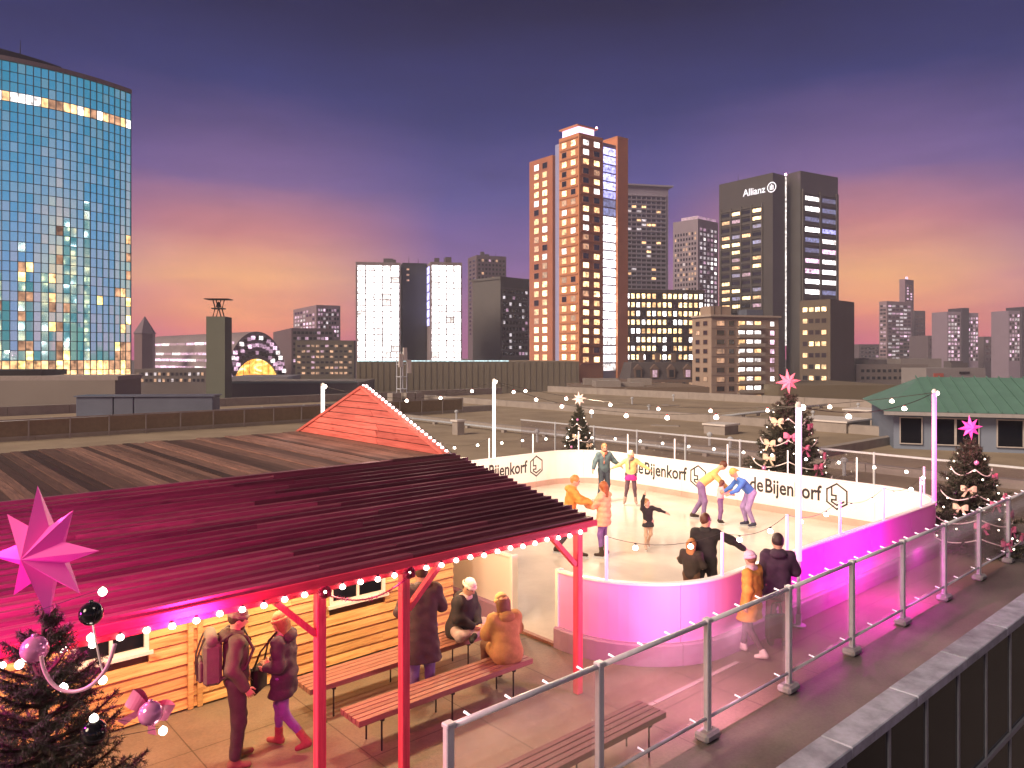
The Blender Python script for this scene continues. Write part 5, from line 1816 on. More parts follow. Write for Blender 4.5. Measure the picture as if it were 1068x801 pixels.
def spruce(label, x, y, h, r, nlev, nbr, nlen, nwid, dens, seed, z0=0.0, tw=9):
    rnd = np.random.RandomState(seed)
    t = thing('spruce_tree', label, 'christmas tree', (x, y, z0), group='decorated spruces on the roof')
    segs = []
    br = MB()
    for lv in range(nlev):
        f = (lv + 0.5) / nlev
        zc = h * (0.06 + 0.90 * f ** 0.95)
        L0 = r * (1 - f) ** 0.85 + 0.05 * r
        for k in range(nbr if f < 0.85 else max(4, nbr - 3)):
            az = 2 * math.pi * (k / nbr) + lv * 1.3 + rnd.uniform(-.25, .25)
            L = L0 * rnd.uniform(0.72, 1.14)
            up = 0.12 + 0.75 * f ** 1.6 + rnd.uniform(-.08, .08)
            zb = zc + rnd.uniform(-.4, .4) * h / nlev
            d = np.array([math.cos(az), math.sin(az), 0.0])
            n = 6
            P_ = []
            for i in range(n + 1):
                q = i / n
                P_.append(np.array([0, 0, zb]) + d * L * q + np.array([0, 0, L * (up * q - (0.62 - 0.4 * f) * q * (1 - q) * 1.2 + (0.14 - 0.26) * q * q * (1 - f))]))
            br.tube([tuple(p) for p in P_], [0.012 * r * (1.25 - i / n) + 0.002 for i in range(n + 1)], 5)
            for i in range(n):
                segs.append((P_[i], P_[i + 1], 0.6 + 0.4 * (i / n)))
            side = np.array([-d[1], d[0], 0.0])
            for i in range(tw):
                q = 0.2 + 0.78 * (i + rnd.uniform(0, .7)) / tw
                ii = min(int(q * n), n - 1)
                p = P_[ii] + (P_[ii + 1] - P_[ii]) * (q * n - ii)
                s = 1 if i % 2 else -1
                l = L * (0.50 * (1 - q) + 0.14) * rnd.uniform(.7, 1.2)
                dd = d * rnd.uniform(.55, .95) + side * s * rnd.uniform(.55, .9) + np.array([0, 0, rnd.uniform(-.22, .2)])
                dd /= np.linalg.norm(dd)
                e = p + dd * l
                m = p + dd * l * .55 + np.array([0, 0, -0.04 * l])
                segs.append((p, m, 1.0))
                segs.append((m, e, 1.0))
    # top leader
    segs.append((np.array([0, 0, h * .90]), np.array([0, 0, h * 1.0]), 1.0))
    p0 = np.array([s[0] for s in segs])
    p1 = np.array([s[1] for s in segs])
    ln = np.linalg.norm(p1 - p0, axis=1)
    cnt = np.maximum(2, (ln * dens).astype(int))
    idx = np.repeat(np.arange(len(segs)), cnt)
    N = len(idx)
    tt = rnd.rand(N)[:, None]
    base = p0[idx] * (1 - tt) + p1[idx] * tt
    ax = (p1 - p0)[idx] / ln[idx][:, None]
    rv = rnd.normal(size=(N, 3))
    rv -= ax * (rv * ax).sum(1)[:, None]
    rv /= np.linalg.norm(rv, axis=1)[:, None] + 1e-9
    nd_ = rv * 0.85 + ax * rnd.uniform(0.35, 0.8, (N, 1))
    nd_ /= np.linalg.norm(nd_, axis=1)[:, None]
    L_ = nlen * rnd.uniform(.7, 1.15, (N, 1))
    sd = np.cross(nd_, rnd.normal(size=(N, 3)))
    sd /= np.linalg.norm(sd, axis=1)[:, None] + 1e-9
    V = np.empty((N, 3, 3))
    V[:, 0] = base + sd * nwid / 2
    V[:, 1] = base - sd * nwid / 2
    V[:, 2] = base + nd_ * L_
    me = bpy.data.meshes.new('crown')
    nb = len(br.v)
    allv = np.concatenate([V.reshape(-1, 3), np.array(br.v)])
    tri = np.arange(N * 3).reshape(-1, 3)
    me.vertices.add(len(allv))
    me.vertices.foreach_set('co', allv.astype(np.float32).ravel())
    lens = [3] * N + [len(f) for f in br.f]
    li = np.concatenate([tri.ravel(), np.array([i + N * 3 for f in br.f for i in f], dtype=int)])
    me.loops.add(len(li))
    me.loops.foreach_set('vertex_index', li.astype(np.int32))
    me.polygons.add(len(lens))
    st = np.concatenate([[0], np.cumsum(lens)[:-1]])
    me.polygons.foreach_set('loop_start', st.astype(np.int32))
    mi = np.zeros(len(lens), dtype=np.int32)
    mi[N:] = 1
    me.materials.append(M_NEEDLE)
    me.materials.append(M_BARK)
    me.polygons.foreach_set('material_index', mi)
    me.update(calc_edges=True)
    me.validate()
    put('crown', me, t)
    put('trunk', MB().tube([(0, 0, 0), (0.01, 0, h * .4), (0, 0.01, h * .8), (0, 0, h)], [0.05 * r + .015, 0.04 * r + .01, 0.018 * r + 0.004, 0.004], 9).mesh('trunk', M_BARK, smooth=True), t)
    put('stand', MB().lathe([(0, 0), (.22, 0), (.22, .03), (.1, .06), (.09, .16), (.05, .18)], 14).mesh('stand', M_BLACK), t)
    return t


def star_mesh(R, m, n=8, inner=0.42, dep=0.38):
    """folded paper star in the local x-z plane, facing -y"""
    v = [(0, -dep * R, 0), (0, dep * R, 0)]
    for k in range(n):
        a = math.pi / 2 + 2 * math.pi * k / n + 0.1
        q = 1.0 if k % 2 == 0 else 0.86
        v.append((R * q * math.cos(a), 0, R * q * math.sin(a)))
        a2 = a + math.pi / n
        v.append((R * inner * math.cos(a2), -0.015 * R, R * inner * math.sin(a2)))
    f = []
    for k in range(n):
        tip, i1, i0 = 2 + 2 * k, 3 + 2 * k, 3 + 2 * ((k - 1) % n)
        f += [(0, i0, tip), (0, tip, i1), (1, tip, i0), (1, i1, tip)]
    return MB().add(v, f).mesh('star', m)


FACE = math.atan2(RT[1], RT[0])      # turns local -y to the viewer


def star(label, pos, R, m, rz=0.0):
    o = put('star_ornament', star_mesh(R, m), None, pos, FACE + rz)
    return tag(o, label, 'star', 'paper stars on the spruce tops')


def bow_mesh(s, m):
    b = MB()
    n = 7
    for sg in (-1, 1):
        for fb in (-1, 1):                          # front and back band of each loop
            rows = []
            for i in range(n + 1):
                q = i / n
                w = 0.10 + 0.34 * math.sin(math.pi * min(1, q * .75) * .8)
                y = fb * 0.24 * math.sin(math.pi * q) - 0.03
                z = 0.16 * q + 0.08 * math.sin(math.pi * q)
                rows.append(((sg * 1.05 * q, y, z + w), (sg * 1.05 * q, y, z - w)))
            for i in range(n):
                b.add([rows[i][0], rows[i][1], rows[i + 1][1], rows[i + 1][0]], [(0, 1, 2, 3)])
        t = [(0.0, 0.1), (0.22, -0.3), (0.42, -0.72), (0.66, -1.15)]
        for i in range(3):
            (x0, z0), (x1, z1) = t[i], t[i + 1]
            b.add([(sg * (x0 - .05), -.08, z0), (sg * (x0 + .17 + .05 * i), -.1, z0 + .05), (sg * (x1 + .22 + .05 * i), -.1 - .04 * (i % 2), z1 + .08), (sg * (x1 - .1), -.08, z1)], [(0, 1, 2, 3)])
    b.lathe([(0, -.2), (.14, -.16), (.19, 0), (.14, .16), (0, .2)], 8, (0, -.14, 0))
    b.v = [(x * s, y * s, z * s) for x, y, z in b.v]
    return b.mesh('bow', m)


def bauble_mesh(s, m):
    b = MB()
    pr = [(math.sin(math.pi * k / 10) * s, -math.cos(math.pi * k / 10) * s) for k in range(11)]
    b.lathe(pr, 18)
    b.lathe([(s * .2, s * .97), (s * .2, s * 1.15), (0, s * 1.16)], 8)
    return b.mesh('bauble', m, smooth=True)


BOWP, BOWC = bow_mesh(0.15, M_BOW_PINK), bow_mesh(0.15, M_BOW_CREAM)
BAU = {k: bauble_mesh(0.055, m) for k, m in (('p', M_BAUBLE_P), ('k', M_BAUBLE_K), ('w', M_BAUBLE_W))}
M_FAIRY = mat('fairy_bulb', (1, .9, .8), .3, var=0, emit=(1, .84, .66), es=5)
FAIRY = bauble_mesh(0.02, M_FAIRY)


def dress(tname, x, y, h, r, seed, bows, z0=0.0, sc=1.0, place='rink'):
    rnd = random.Random(seed)
    toward = math.atan2(-FW[1], -FW[0])
    def sp(f, az, k=1.0):
        R = (r * (1 - f) ** 0.85 + .05 * r) * k
        return Vector((x + R * math.cos(toward + az), y + R * math.sin(toward + az), z0 + h * (0.06 + 0.9 * f) + R * (0.05 + .5 * f * f)))
    hs = sorted(range(len(bows)), key=lambda q: -bows[q][0])
    rank = {q: ('highest' if n_ == 0 else ORD[n_] + ' highest') for n_, q in enumerate(hs)}
    for i, (f, az, c) in enumerate(bows):
        p = sp(f, az, .98)
        o = put('bow', BOWP if c == 'p' else BOWC, None, p, FACE + az)
        o.scale = (sc,) * 3
        hgt = 'low' if f < .25 else ('middle' if f < .55 else 'high')
        tag(o, '%s satin bow tied %s %s on %s, %s of its bows' % ('pink' if c == 'p' else 'cream', hgt, 'left' if az < -.2 else ('right' if az > .2 else 'centre'), tname, rank[i]), 'bow', 'satin bows on the spruces')
    for i in range(6):
        f, az = .06 + .14 * i, rnd.uniform(-1.4, 1.4)
        c = rnd.choice('pkww')
        o = put('bauble', BAU[c], None, sp(f, az, .96), 0)
        o.scale = (sc,) * 3
        tag(o, 'round %s glass bauble hanging %s %s on %s' % ({'p': 'pink', 'k': 'black', 'w': 'white'}[c], ('lowest', 'low', 'below middle', 'above middle', 'high', 'highest')[i], 'left' if az < -.3 else ('right' if az > .3 else 'centre'), tname), 'bauble', '%s baubles on %s' % ({'p': 'pink', 'k': 'black', 'w': 'white'}[c], tname))
    for i, f in enumerate((.70, .48, .28, .12)):
        pts = []
        for k in range(36):
            az = -1.7 + 3.4 * k / 35
            p = sp(f, az, 1.0)
            p.z -= abs(math.sin(k / 35 * math.pi * 2.5)) * .16 * sc
            pts.append(p)
        o = put('bead_garland', MB().tube(pts, 0.014 * sc, 6).mesh('bead_garland', M_BEADS, smooth=True))
        tag(o, 'white bead swag, %s from the top of %s' % (('first', 'second', 'third', 'fourth')[i], tname), 'garland')
    pts = []
    for k in range(160):
        f = .03 + .9 * k / 160
        pts.append(sp(f, k * .42, .93))
    light_string('fairy light string wound round %s' % tname, pts, [(i + .5) / 46 for i in range(46)], FAIRY, 0.003, 'fairy lights on the spruces')


M_STAR_NEAR = mat('pale_pink_star_paper', (0.78, 0.12, 0.42), 0.45, var=0.06, emit=(1.0, 0.02, 0.5), es=0.12)
M_STAR_PINK = mat('rose_star_paper', (0.8, 0.2, 0.26), 0.5, var=0.05, emit=(1.0, 0.22, 0.3), es=0.4)
M_STAR_MAG = mat('magenta_star_paper', (0.8, 0.1, 0.4), 0.5, var=0.05, emit=(1.0, 0.06, 0.45), es=0.6)
M_STAR_CREAM = mat('cream_star_paper', (0.9, 0.7, 0.6), 0.5, var=0.05, emit=(1.0, 0.62, 0.5), es=0.7)

# near left tree
DN = 5.1
NT = at(45, DN)
spruce('big dark spruce close by at the left edge', NT[0], NT[1], 2.98, 1.02, 19, 9, 0.036, 0.0046, 520, 3, tw=16)
star('big pale pink folded star on the near left spruce', (NT[0], NT[1], zat(577, DN)), 0.46, M_STAR_NEAR, -0.25)


def near_dress():
    def P3(x, y, D):
        q = at(x, D)
        return Vector((q[0], q[1], zat(y, D)))
    for x, y, D, c, s, lab in ((36, 677, 4.75, 'p', 1.5, 'shiny pink bauble on the near spruce below the star'), (95, 640, 4.85, 'k', 1.35, 'black glass bauble high on the near spruce'),
                               (98, 764, 4.7, 'k', 1.45, 'black glass bauble low on the near spruce'), (157, 744, 4.75, 'p', 1.35, 'pink bauble in front of the pink bow on near spruce')):
        o = put('bauble', BAU[c], None, P3(x, y, D))
        o.scale = (s,) * 3
        tag(o, lab, 'bauble', 'baubles on the near spruce')
    o = put('bow', BOWP, None, P3(155, 738, 4.85), FACE + .3)
    o.rotation_euler = (0.15, 0.5, FACE + .3)
    o.scale = (.9, .9, .9)
    tag(o, 'pink satin bow at the right tip of the near spruce', 'bow', 'satin bows on the spruces')
    g = [P3(x, y, 4.7) for x, y in ((43, 684), (45, 697), (52, 711), (63, 720), (78, 722), (93, 717), (105, 706), (114, 692), (120, 672))]
    for _ in range(2):                              # round the corners
        g = [g[0]] + [q for a_, b_ in zip(g, g[1:]) for q in (a_.lerp(b_, .25), a_.lerp(b_, .75))] + [g[-1]]
    tag(put('bead_garland', MB().tube(g, 0.012, 8).mesh('bead_garland', mat('pink_bead_swag', (0.8, 0.45, 0.6), .3, var=.1), smooth=True)), 'pink swag garland hanging below the pink bauble on near spruce', 'garland')
    g = [P3(x, y, 4.8) for x, y in ((97, 652), (100, 670), (104, 688), (107, 700))]
    tag(put('bead_garland', MB().tube(g, 0.006, 6).mesh('bead_garland', M_BEADS, smooth=True)), 'thin white cord hanging from the black bauble on near spruce', 'garland')
    pts = [P3(x, y, D) for x, y, D in ((30, 640, 5.0), (107, 614, 4.8), (95, 662, 4.8), (20, 690, 4.75), (107, 706, 4.8), (66, 714, 4.75), (98, 746, 4.7), (170, 759, 4.75), (60, 780, 4.6), (20, 770, 4.5))]
    b = [(pts[i + 1] - pts[i]).length for i in range(len(pts) - 1)]
    cum, tot = 0, sum(b)
    fr = []
    for q in b[:-2]:
        cum += q
        fr.append(cum / tot)
    light_string('few warm bulbs strung through the near spruce', pts, fr, bauble_mesh(0.026, M_BULB), 0.0025, 'fairy lights on the spruces')


near_dress()


def top_tree(tname, label, x, D, ystar, r, seed, m, R, bows, zbase=0.0, sc=1.0, slabel=''):
    p = at(x, D)
    h = zat(ystar, D) - R * 0.7
    spruce(label, p[0], p[1], h, r, 15, 9, 0.085, 0.016, 170, seed, zbase, tw=11)
    star(slabel, (p[0], p[1], zat(ystar, D)), R, m)
    dress(tname, p[0], p[1], h, r, seed + 1, bows, zbase, sc)


top_tree('the big dark spruce', 'tall dark spruce behind the right back barrier', 822, 25.2, 398, 1.45, 11, M_STAR_PINK, 0.44,
         [(.52, -.25, 'p'), (.60, .85, 'p'), (.44, -1.0, 'c'), (.30, -.9, 'c'), (.40, .15, 'p'), (.30, 1.2, 'p'), (.66, -.9, 'c'), (.22, .5, 'p')], sc=1.45, slabel='rose pink star on the big dark spruce')
top_tree('the right spruce', 'spruce at the right end of the walkway with glowing magenta star', 1012, 17.6, 446, 1.05, 12, M_STAR_MAG, 0.30,
         [(.62, .7, 'p'), (.44, .9, 'p'), (.40, .2, 'p'), (.36, -.8, 'c'), (.52, -.6, 'c'), (.18, .5, 'p'), (.08, .2, 'p'), (.1, .9, 'p'), (.3, .9, 'p'), (.22, -.3, 'p')], slabel='magenta star on the right spruce')
top_tree('the small back spruce', 'small bright lit spruce behind the back barrier near the skaters', 604, 29.5, 416, 0.85, 13, M_STAR_CREAM, 0.30,
         [(.5, -.3, 'c'), (.36, .6, 'c'), (.2, -.6, 'c'), (.2, .5, 'c')], slabel='cream star on the small back spruce')
# ------------------------------------------------------------------ people
def surf_net(prims, h, k=0.014, subs=(), cut=None, fold=0.0, seed=0, quilt=0.0):
    """continuous skin round tapered bones: ('c',a,b,ra,rb) or ('e',centre,radii); subs are carved away; cut=(point, normal) keeps the side the normal points to"""
    lo = np.array([1e9] * 3)
    hi = -lo
    for p in prims:
        if p[0] == 'c':
            r = max(p[3], p[4])
            for q in (p[1], p[2]):
                lo = np.minimum(lo, np.array(q) - r)
                hi = np.maximum(hi, np.array(q) + r)
        else:
            r = np.array(p[2])
            lo = np.minimum(lo, np.array(p[1]) - r)
            hi = np.maximum(hi, np.array(p[1]) + r)
    lo -= 0.05
    hi += 0.05
    n = np.ceil((hi - lo) / h).astype(int) + 1
    g = np.stack(np.meshgrid(*[lo[i] + h * np.arange(n[i]) for i in range(3)], indexing='ij'), -1).astype(np.float32)

    def dist(p):
        if p[0] == 'c':
            a, b = np.array(p[1], np.float32), np.array(p[2], np.float32)
            ab = b - a
            t = np.clip(((g - a) @ ab) / max(1e-9, float(ab @ ab)), 0, 1)
            return np.linalg.norm(g - a - t[..., None] * ab, axis=-1) - (p[3] + (p[4] - p[3]) * t)
        c, r = np.array(p[1], np.float32), np.array(p[2], np.float32)
        q = (g - c) / r
        l = np.linalg.norm(q, axis=-1)
        return (l - 1) * l / (np.linalg.norm(q / r, axis=-1) + 1e-6)
    S = np.zeros(g.shape[:3], np.float32)
    for p in prims:
        S += np.exp(-np.clip(dist(p), -0.6, 0.6) / k)
    d = -k * np.log(S + 1e-25)
    if fold:
        ph = seed * 1.7
        d = d + fold * np.sin(34 * g[..., 2] + 11 * g[..., 0] + ph + 3 * np.sin(9 * g[..., 1])) * np.cos(17 * g[..., 0] + 13 * g[..., 1] + ph)
    if quilt:
        d = d + quilt * np.abs(np.sin(26 * g[..., 2] + 1.2 * np.sin(5 * g[..., 0]))) ** 0.6 * -1.0 + quilt * .6
    for p in subs:
        d = np.maximum(d, -dist(p))
    if cut is not None:
        for cp, cn in (cut if isinstance(cut, list) else [cut]):
            d = np.maximum(d, -((g - np.array(cp, np.float32)) @ np.array(cn, np.float32)))
    ins = d < 0
    nx, ny, nz = n
    V = np.zeros((nx - 1, ny - 1, nz - 1, 3), np.float32)
    C = np.zeros((nx - 1, ny - 1, nz - 1), np.float32)
    for ax in range(3):
        o1, o2 = [q for q in range(3) if q != ax]
        for s1 in (0, 1):
            for s2 in (0, 1):
                sl0 = [None] * 3
                sl1 = [None] * 3
                sl0[ax], sl1[ax] = slice(0, n[ax] - 1), slice(1, n[ax])
                sl0[o1] = sl1[o1] = slice(s1, n[o1] - 1 + s1)
                sl0[o2] = sl1[o2] = slice(s2, n[o2] - 1 + s2)
                d0, d1 = d[tuple(sl0)], d[tuple(sl1)]
                cr = (d0 < 0) != (d1 < 0)
                t = np.where(cr, d0 / np.where(cr, d0 - d1, 1), 0)
                P0 = g[tuple(sl0)]
                e = P0.copy()
                e[..., ax] += t * h
                V += np.where(cr[..., None], e, 0)
                C += cr
    act = C > 0
    idx = -np.ones(act.shape, int)
    idx[act] = np.arange(act.sum())
    verts = V[act] / C[act][:, None]
    faces = []
    for ax in range(3):
        o1, o2 = (ax + 1) % 3, (ax + 2) % 3
        sl0 = [slice(1, -1)] * 3
        sl1 = [slice(1, -1)] * 3
        sl0[ax], sl1[ax] = slice(0, n[ax] - 1), slice(1, n[ax])
        a, b = ins[tuple(sl0)], ins[tuple(sl1)]
        for sgn, mask in ((1, a & ~b), (-1, b & ~a)):
            w = np.argwhere(mask)
            if not len(w):
                continue
            base = w.copy()
            for o in (o1, o2):
                base[:, o] += 1
            def ci(da, db):
                q = base.copy()
                q[:, o1] -= da
                q[:, o2] -= db
                return idx[q[:, 0], q[:, 1], q[:, 2]]
            F4 = np.stack([ci(1, 1), ci(0, 1), ci(0, 0), ci(1, 0)], 1)
            if sgn < 0:
                F4 = F4[:, ::-1]
            faces.append(F4)
    faces = np.concatenate(faces)
    return verts, faces


def np_mesh(name, verts, faces, m, extra=None):
    me = bpy.data.meshes.new(name)
    v = [tuple(map(float, x)) for x in verts]
    f = [tuple(map(int, x)) for x in faces]
    mi = [0] * len(f)
    ms = m if isinstance(m, list) else [m]
    if extra is not None:
        nb = len(v)
        v += extra.v
        f += [tuple(i + nb for i in q) for q in extra.f]
        mi += extra.m
    me.from_pydata(v, [], f)
    for q in ms:
        me.materials.append(q)
    me.polygons.foreach_set('material_index', mi)
    me.polygons.foreach_set('use_smooth', [True] * len(f))
    me.update()
    return me


M_SKIN = mat('skin', (0.56, 0.33, 0.24), 0.5, var=0.06, scale=9)
M_EYE = mat('eye_dark', (0.03, 0.02, 0.02), 0.2, var=0)
M_LIP = mat('lips', (0.45, 0.16, 0.14), 0.5, var=0)


def cloth(col, rough=0.85):
    return mat('cloth_%02d_%02d_%02d' % tuple(int(c * 99) for c in col), col, rough, var=0.26, scale=11, bump=0.5)


def v3(*a):
    return np.array(a, float)


def person(label, pos, heading, height, pose=None, wear=None, res=0.02, seed=0, group=None):
    pose, wear = dict(pose or {}), dict(wear or {})
    s = height / 1.75
    J = dict(pel=v3(0, 0, .95), che=v3(0, 0, 1.30), nec=v3(0, -.01, 1.47), hea=v3(0, .025, 1.605),
             hr=v3(.085, 0, .92), hl=v3(-.085, 0, .92), kr=v3(.10, .03, .50), kl=v3(-.10, .03, .50), ar=v3(.105, -.02, .09), al=v3(-.105, -.02, .09),
             sr=v3(.175, -.01, 1.41), sl=v3(-.175, -.01, 1.41), er=v3(.235, -.03, 1.13), el=v3(-.235, -.03, 1.13), wr=v3(.245, .06, .89), wl=v3(-.245, .06, .89))
    dz = pose.get('dz', 0.0)
    upper = ('che', 'nec', 'hea', 'sr', 'sl', 'er', 'el', 'wr', 'wl')
    for k_ in list(J):
        if k_ in upper or k_ in ('pel', 'hr', 'hl'):
            J[k_] = J[k_] + v3(0, 0, dz)
    lean = math.radians(pose.get('lean', 0))
    side = math.radians(pose.get('side', 0))
    pv = J['pel'].copy()
    for k_ in upper:
        d = J[k_] - pv
        y, z = d[1] * math.cos(lean) + d[2] * math.sin(lean), -d[1] * math.sin(lean) + d[2] * math.cos(lean)
        x, z = d[0] * math.cos(side) + z * math.sin(side), -d[0] * math.sin(side) + z * math.cos(side)
        J[k_] = pv + v3(x, y, z)
    for k_, q in pose.items():
        if k_ in J:
            J[k_] = v3(*q)
    for k_ in J:
        J[k_] = J[k_] * s
    ux = (J['hea'] - J['nec'])
    ux = ux / np.linalg.norm(ux)
    yaw = math.radians(pose.get('yaw', 0))
    fwd = v3(-math.sin(yaw), math.cos(yaw), -0.15 * 0 + math.tan(math.radians(pose.get('nod', 0))) * -1)
    fwd = fwd - ux * (fwd @ ux)
    fwd /= np.linalg.norm(fwd)
    rgt = np.cross(fwd, ux)
    hd = J['hea']

    def hp(r, f, u):
        return hd + s * (rgt * r + fwd * f + ux * u)
    rz = math.atan2(heading[1], heading[0]) - math.pi / 2
    root = thing('person', label, 'person', pos, rz, group)
    toe = {q: v3(*pose.get('t' + q, (0.03 if q == 'r' else -.03, .15, -.05))) * s for q in 'rl'}
    B = []
    c = lambda a, b, ra, rb: B.append(('c', tuple(a), tuple(b), ra * s, rb * s))
    mid = (J['pel'] + J['che']) / 2
    for q in 'rl':
        sx = 1 if q == 'r' else -1
        lat = (J['sr'] - J['sl'])
        lat /= np.linalg.norm(lat)
        c(J['che'] + lat * sx * .065 * s, J['pel'] + lat * sx * .05 * s + v3(0, 0, .06 * s), .10, .095)
        c(J['nec'] + lat * sx * .05 * s - v3(0, 0, .045 * s), J['s' + q] - v3(0, 0, .01), .05, .06)
        c(J['h' + q], J['pel'], .095, .09)
        c(J['s' + q], J['e' + q], .052, .042)
        c(J['e' + q], J['w' + q], .041, .028)
        c(J['h' + q], J['k' + q], .082, .055)
        c(J['k' + q], J['a' + q], .054, .036)
        c(J['a' + q] - v3(0, .02 * s, .03 * s), J['a' + q] + toe[q], .036, .028)
    c(J['nec'] - v3(0, 0, .05 * s), hp(0, -.01, -.05), .056, .052)
    B.append(('e', tuple(hp(0, -.005, .025)), (.082 * s, .094 * s, .105 * s)))
    B.append(('e', tuple(hp(0, .018, -.05)), (.061 * s, .071 * s, .07 * s)))
    c(hp(0, .083, .012), hp(0, .105, -.016), .009, .014)
    for sx in (-1, 1):
        B.append(('e', tuple(hp(.076 * sx, -.01, -.005)), (.014 * s, .022 * s, .032 * s)))
    ex = MB()
    hands = {}
    for q in 'rl':
        d = J['w' + q] - J['e' + q]
        d /= np.linalg.norm(d)
        hdv = v3(*pose['d' + q]) if 'd' + q in pose else d
        hdv = hdv / np.linalg.norm(hdv)
        sx = 1 if q == 'r' else -1
        n_ = np.cross(hdv, v3(0, 1, 0.2))
        if np.linalg.norm(n_) < .3:
            n_ = np.cross(hdv, v3(1, 0, 0))
        n_ /= np.linalg.norm(n_)
        lat = np.cross(n_, hdv)
        p0, p1 = J['w' + q], J['w' + q] + hdv * .075 * s
        for o in (-.022, 0, .022):
            c(p0 + lat * o * .5 * s, p1 + lat * o * s, .018, .017)
        curl = -n_ * sx
        for i, o in enumerate((-.032, -.011, .011, .032)):
            L = (.058, .072, .076, .066)[i] * s
            a = p1 + lat * o * s
            b1 = a + hdv * L * .5 + curl * L * .12
            b2 = b1 + hdv * L * .38 + curl * L * .34
            ex.tube([tuple(a - hdv * .01), tuple(b1), tuple(b2)], [.0095 * s, .0085 * s, .006 * s], 6, 0)
        a = p0 + hdv * .02 * s + lat * .028 * s
        ex.tube([tuple(a), tuple(a + (hdv * .5 + lat * .7) * .04 * s), tuple(a + (hdv * .95 + lat * .65) * .062 * s)], [.012 * s, .0105 * s, .007 * s], 6, 0)
        hands[q] = p1
    for sx in (-1, 1):
        p = hp(.031 * sx, .085, .018)
        ex.lathe([(0, -.010 * s), (.009 * s, -.005 * s), (.011 * s, 0), (.009 * s, .005 * s), (0, .010 * s)], 8, tuple(p), 1)
        ex.tube([tuple(hp(.016 * sx, .095, .04)), tuple(hp(.047 * sx, .083, .042))], .005 * s, 5, 1)
    ex.tube([tuple(hp(-.02, .082, -.055)), tuple(hp(0, .088, -.057)), tuple(hp(.02, .082, -.055))], .006 * s, 5, 2)
    vv, ff = surf_net(B, res, 0.012)
    put('body', np_mesh('body', vv, ff, [M_SKIN, M_EYE, M_LIP], ex), root)

    def garment(name, prims, col, subs=(), cut=None, k=.016, fold=.004, rs=None, quilt=0.0):
        vv, ff = surf_net(prims, rs or res, k, subs, cut, fold * s, seed, quilt)
        m = col if not isinstance(col, tuple) else cloth(col)
        return put(name, np_mesh(name, vv, ff, m), root)
    # legs
    tr = wear.get('trousers')
    lo = wear.get('loose_legs', .012)
    if tr:
        T = []
        for q in 'rl':
            T.append(('c', tuple(J['h' + q] + v3(0, 0, .02 * s)), tuple(J['k' + q]), (.094 + lo) * s, (.062 + lo) * s))
            T.append(('c', tuple(J['k' + q]), tuple(J['a' + q] + (J['k' + q] - J['a' + q]) * .12), (.062 + lo) * s, (.046 + lo) * s))
        T.append(('c', tuple(J['hr'] + v3(0, 0, .05 * s)), tuple(J['hl'] + v3(0, 0, .05 * s)), .105 * s, .105 * s))
        garment('trousers', T, tr)
    st = wear.get('shoe', 'boot')
    sc_ = wear.get('shoes', (.05, .035, .03))
    for q in 'rl':
        a = J['a' + q]
        up = (J['k' + q] - a)
        up /= np.linalg.norm(up)
        Sx = [('c', tuple(a - v3(0, .035, .035) * s), tuple(a + toe[q]), .044 * s, .035 * s), ('c', tuple(a), tuple(a + up * (.13 if st != 'sneaker' else .03) * s), .048 * s, .054 * s)]
        o = garment('shoe', Sx, sc_, fold=0.001)
        if st == 'skate':
            d = toe[q] - v3(0, -.035, -.035) * s
            d = d / np.linalg.norm(d)
            h0 = a - v3(0, .035, .035) * s - d * .04 * s
            h1 = a + toe[q] + d * .05 * s
            dn = np.cross(v3(1, 0, 0), d)
            dn = -dn if dn[2] > 0 else dn
            mb = MB()
            hx = v3(.004, 0, 0)
            P8 = [h0 - hx + dn * .03 * s, h1 - hx + dn * .03 * s, h1 - hx + dn * .085 * s, h0 - hx + dn * .085 * s]
            P8 += [q_ + 2 * hx for q_ in P8]
            mb.add(P8, [(0, 1, 2, 3), (7, 6, 5, 4), (0, 4, 5, 1), (1, 5, 6, 2), (2, 6, 7, 3), (3, 7, 4, 0)])
            put('blade', mb.mesh('blade', M_STEEL), o)
        else:
            pass
    # top
    top = wear.get('top')
    if top:
        kind, col = top[0], top[1]
        g_ = {'jersey': .012, 'jacket': .026, 'coat': .028}[kind]
        T = []
        lat = (J['sr'] - J['sl'])
        lat /= np.linalg.norm(lat)
        hemz = wear.get('hem', .84)
        for q in 'rl':
            sx = 1 if q == 'r' else -1
            T.append(('c', tuple(J['che'] + lat * sx * .065 * s), tuple(J['pel'] + lat * sx * .05 * s + v3(0, 0, .02 * s)), (.104 + g_) * s, (.104 + g_) * s))
            T.append(('c', tuple(J['nec'] + lat * sx * .05 * s - v3(0, 0, .045 * s)), tuple(J['s' + q]), (.05 + g_ * .6) * s, (.06 + g_ * .7) * s))
            T.append(('c', tuple(J['s' + q]), tuple(J['e' + q]), (.056 + g_ * .8) * s, (.047 + g_) * s))
            T.append(('c', tuple(J['e' + q]), tuple(J['e' + q] + (J['w' + q] - J['e' + q]) * .93), (.046 + g_) * s, (.034 + g_ * .8) * s))
        cut = None
        if kind == 'coat' and not pose.get('sit'):
            hem = hemz
            kn = (J['kr'] + J['kl']) / 2
            fl = wear.get('flare', .0)
            for sx in (-1, 1):
                e = v3(sx * (.075 + fl) * s, kn[1] * .6 + J['pel'][1] * .4, hem * s - .04)
                T.append(('c', tuple(J['pel'] + lat * sx * .05 * s), tuple(e), (.11 + g_) * s, (.125 + g_ + fl) * s))
            cut = ((0, 0, hem * s), (0, 0, 1))
        elif pose.get('sit'):
            for q in 'rl':
                T.append(('c', tuple(J['h' + q]), tuple(J['h' + q] + (J['k' + q] - J['h' + q]) * wear.get('lap', .55)), .125 * s, .105 * s))
